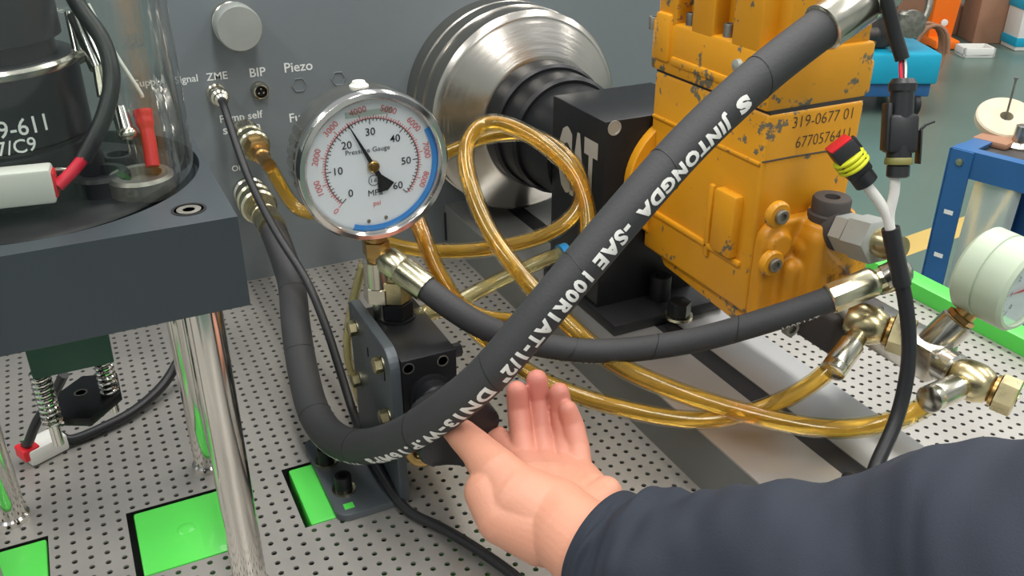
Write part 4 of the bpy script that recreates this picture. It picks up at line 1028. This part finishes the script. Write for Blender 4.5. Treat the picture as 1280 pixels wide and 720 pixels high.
for x,y,sx_,sy_ in ((0,0,1,1),(TL,0,-1,1),(0,TD,1,-1),(TL,TD,-1,-1)):
    xa,xb=sorted((x-.3*sx_,x+4.2*sx_)); ya,yb=sorted((y-.5*sy_,y)); m1=tbx(xa,xb,ya,yb,FZ,TZ-.1)
    xa,xb=sorted((x-.5*sx_,x)); ya,yb=sorted((y-.5*sy_,y+4.2*sy_)); m2=tbx(xa,xb,ya,yb,FZ,TZ-.1); m1.add(m2.v,m2.f)
    lg=part('leg',m1,'blue_paint',bt_,smooth=0)
    if x==0 and y==0:
        part('bolt_head',MB().lathe([(.75,0),(.7,.3),(.3,.35)],k0+ex_*2-ey_*.5-Z_*2.4,-ey_,14),'zinc_pale',lg)
        for k in range(5):
            z=TZ-13-k*9.5; part('slot_hole',tbx(1.2,3.0,-.56,-.5,z-.45,z+.45),'wire_white',lg,smooth=0)
part('lower_shelf',tbx(.6,TL-.6,.6,TD-.6,FZ+14,FZ+15.5),'blue_paint',bt_,smooth=0)
dn=Vector((-.30,-.35,.89)).normalized(); cdsk=P(1256,152,d=189); cdsk.z=max(cdsk.z,TZ+2.2)
gd=thing('grinding_disc','cream grinding disc lying tilted on the blue table','disc',tuple(cdsk))
part('stone',MB().lathe([(5.5,-1.0),(5.8,-.7),(5.8,.7),(5.5,1.0),(1.3,1.0),(1.3,-1.0)],cdsk,dn,56,False),'cream_stone',gd)
part('spindle',MB().lathe([(.22,-3),(.22,8.2),(.4,8.3),(.4,8.7)],cdsk,Vector((.02,0,1)),14),'steel_dull',gd)
c=P(1274,184,z=TZ-1.2)
part('steel_fitting',MB().lathe([(3.0,0),(3.0,.5),(1.7,1.2),(1.5,4.4),(1.0,4.6)],(c.x,c.y,TZ-1.2),Z_,32),'steel',None,'small turned steel fitting on the blue table','fitting',loc=(c.x,c.y,TZ-1.2))
c=P(1243,180,z=TZ-1.2)
part('rag',obox(Vector((c.x,c.y,TZ-.5)),ex_,ey_,Z_,7,6,1.4,.5),'cardboard',None,'brown rag on the blue table beside grinding disc','rag',loc=(c.x,c.y,TZ-1.2))
# translucent plastic sheet hanging from the apron
sh=MB(); vs=[];fs=[]
for i in range(13):
    for k in range(9):
        u=k/8; v=i/12; q=k0+ex_*(5+9*u-2.0*v)+ey_*(1.2+.8*math.sin(6*u+3*v))-Z_*(5.6+40*v)
        vs.append(q)
for i in range(12):
    for k in range(8): fs.append((i*9+k,i*9+k+1,i*9+k+10,i*9+k+9))
n0=len(vs); vs+= [v+ey_*.15 for v in vs]; fs+= [tuple(j+n0 for j in f) for f in fs]
part('plastic_sheet',sh.add(vs,fs),'sheet_film',None,'milky plastic sheet hanging from the blue table apron','sheet',loc=tuple(k0+ex_*9-Z_*5.6))
# cyan trolley with clutter
tc0=P(1120,165,z=FZ+14)
def ground(px,py): return P(px,py,z=FZ)
g=ground(1105,168); 
cy=thing('cyan_trolley','low cyan trolley on castors behind the yellow pump','trolley',tuple(g))
dx=_r.copy(); dy=Vector((-dx.y,dx.x,0))
fr_=P(1150,170,d=330); TW=70
def gbox(px,py,d,w,dp,h,mt,name,label,cat,rotdeg=0,bev=1,z0=None,parent=None,group=None):
    """box standing on the floor whose nearest lower edge centre is seen at (px,py)"""
    c=P(px,py,z=FZ if z0 is None else z0); a=math.radians(rotdeg); ux=Vector((math.cos(a),math.sin(a),0)); uy=Vector((-ux.y,ux.x,0))
    mb=obox(c+uy*dp/2+Z_*h/2,ux,uy,Z_,w,dp,h,bev)
    return part(name,mb,mt,parent,label,cat,group,loc=tuple(c)),c,ux,uy
c=P(1078,146,z=FZ); c.z=FZ+16

part('deck',obox(c+dy*22+Z_*6,dx,dy,Z_,62,46,14,1.5),'cyan_paint',cy); part('deck_skirt',obox(c+dy*22-Z_*4,dx,dy,Z_,58,42,6,.5),'blue_paint',cy)
for sx_,sy_ in ((-24,3),(24,3),(-24,40),(24,40)):
    q=c+dx*sx_+dy*sy_; q.z=FZ+5; w_=part('castor_wheel',MB().lathe([(4.6,-1.4),(5,-1),(5,1),(4.6,1.4)],q,dx,24),'rubber_smooth',cy)
    part('castor_fork',obox(q+Z_*7,dx,dy,Z_,4,3,9,.3),'steel_dull',w_)
# engine clutter on the trolley
en=thing('engine_block','greasy engine block loaded on the cyan trolley','engine',tuple(c+dy*22+Z_*13))
q=c+dy*22+Z_*13
part('crankcase',obox(q+Z_*12-dx*6,dx,dy,Z_,34,30,24,3),'dark_clutter',en); part('head',obox(q+Z_*30-dx*4,dx,dy,Z_,26,22,12,2),'steel_dull',en)
part('pulley',MB().lathe([(5,0),(6,1),(6,2),(5,2.6),(6,3.2),(6,4.4),(2,5)],q+dx*16+Z_*12-dy*15,-dy,36),'steel_dull',en)
part('filter',MB().lathe([(5,0),(6,1),(6,12),(5,14)],q-dx*12-dy*17+Z_*2,Z_,28),'cream_stone',en)
part('pipe',MB().tube(smooth_path(spline([q+dx*10+Z_*30,q+dx*20+Z_*36-dy*8,q+dx*24+Z_*20-dy*14,q+dx*18+Z_*6-dy*18],8),3),1.6,10),'steel_dull',en)
for k in range(9):
    q2=q+dx*random.uniform(-16,26)-dy*random.uniform(15,19)+Z_*random.uniform(2,34); r_=random.uniform(1.6,4)
    part('fitting',MB().lathe([(r_*.7,0),(r_,.6),(r_,r_*1.4),(r_*.6,r_*1.8)],q2,random.choice([-dy,Z_,dx]),16),random.choice(['steel','dark_clutter','steel_dull','brass','cream_stone']),en)
part('blue_pipe',MB().tube([q-dx*26-dy*18+Z_*1,q-dx*2-dy*20+Z_*52],1.4,10),'blue_paint',en)
# hanging coil of hose
hc=P(1156,104,z=FZ); hc.z=FZ+15.2
lp=[]
for k in range(73):
    a=2*math.pi*k/24; r=13.6+.6*math.sin(k*.37); lp.append(hc+RT*(r*math.cos(a)*.62+.5*k/24)+Z_*(r*math.sin(a))+Y_*(k*.12))
part('hose_coil',MB().tube(lp,1.0,8),'cardboard',None,'brown hose coil hung beside the orange post','hose coil',loc=tuple(hc-Z_*15.2))
# orange post
def stand_box(px,py,pxtop,pytop,w,dp,mt,name,label,cat,rot=0,bev=1,group=None):
    c=P(px,py,z=FZ); top=P(pxtop,pytop,d=(c-CAM).dot(FW)); h=max(5,top.z-FZ)
    return gbox(px,py,0,w,dp,h,mt,name,label,cat,rot,bev,group=group)
o_=thing('orange_crane','orange engine crane post standing on green floor','crane',tuple(ground(1172,57)))
c=ground(1172,57)
pol=[(-7,0),(7,0),(9,30),(10,95),(-8,95),(-6,40)]
part('post',MB().prism(pol,c,RT-Z_*RT.z,Z_,Vector((-RT.y,RT.x,0)),12,.8),'orange_paint',o_)
part('foot',obox(c+Z_*3-Vector((FW.x,FW.y,0))*2,_r,Vector((-_r.y,_r.x,0)),Z_,14,22,5,.8),'orange_paint',o_)
part('bolt',MB().lathe([(2,0),(2,1),(1,1.2)],c-Vector((FW.x,FW.y,0)).normalized()*2+Z_*14,-Vector((FW.x,FW.y,0)),12),'plastic_white',o_)
# cardboard boxes, white tray, parcels
def carton(px,py,w,dp,h,rot,label,mt='cardboard',flap=True,z0=None):
    c=P(px,py,z=FZ if z0 is None else z0); t=thing('cardboard_box' if mt=='cardboard' else 'parcel_box',label,'box',tuple(c))
    a=math.radians(rot); ux=Vector((math.cos(a),math.sin(a),0)); uy=Vector((-ux.y,ux.x,0))
    part('carton',obox(c+uy*dp/2+Z_*h/2,ux,uy,Z_,w,dp,h,.8),mt,t)
    if flap:
        f0=c+Z_*h-ux*w/2; part('flap',MB().add([f0,f0+uy*dp,f0+uy*dp-ux*w*.4+Z_*h*.22,f0-ux*w*.4+Z_*h*.22,f0-Z_*.5,f0+uy*dp-Z_*.5,f0+uy*dp-ux*w*.4+Z_*(h*.22-.5),f0-ux*w*.4+Z_*(h*.22-.5)],[(0,1,2,3),(4,5,6,7),(0,1,5,4),(1,2,6,5),(2,3,7,6),(3,0,4,7)]),mt,t)
    else:
        for zz in (.12,.62): part('blue_band',obox(c+uy*dp/2+Z_*h*zz,ux,uy,Z_,w+.6,dp+.6,h*.12,.1),'cyan_paint',t)
    return t,c
carton(1240,55,24,22,36,-26,'large open brown carton standing behind the white foam tray')
carton(1195,44,13,14,18,-26,'smaller dark brown carton beside the orange crane')
wt=thing('foam_tray','white foam packing tray lying on green floor before the cartons','tray',tuple(ground(1224,73)))
c=ground(1224,73); ux=_r; uy=Vector((-_r.y,_r.x,0)); cc=c+uy*7
part('tray_floor',obox(cc+Z_*1.5,ux,uy,Z_,18,13,1.4,.3),'plastic_white',wt)
for o2,du,dv in ((ux*8.2,1.6,13),(-ux*8.2,1.6,13),(uy*5.7,18,1.6),(-uy*5.7,18,1.6)): part('tray_wall',obox(cc+o2+Z_*2.8,ux,uy,Z_,du,dv,5.6,.4),'plastic_white',wt)
carton(1287,64,18,18,42,-26,'white parcel box with cyan bands beside the large carton','plastic_white',False)
carton(1128,24,30,26,30,-26,'brown carton half hidden behind the engine block')
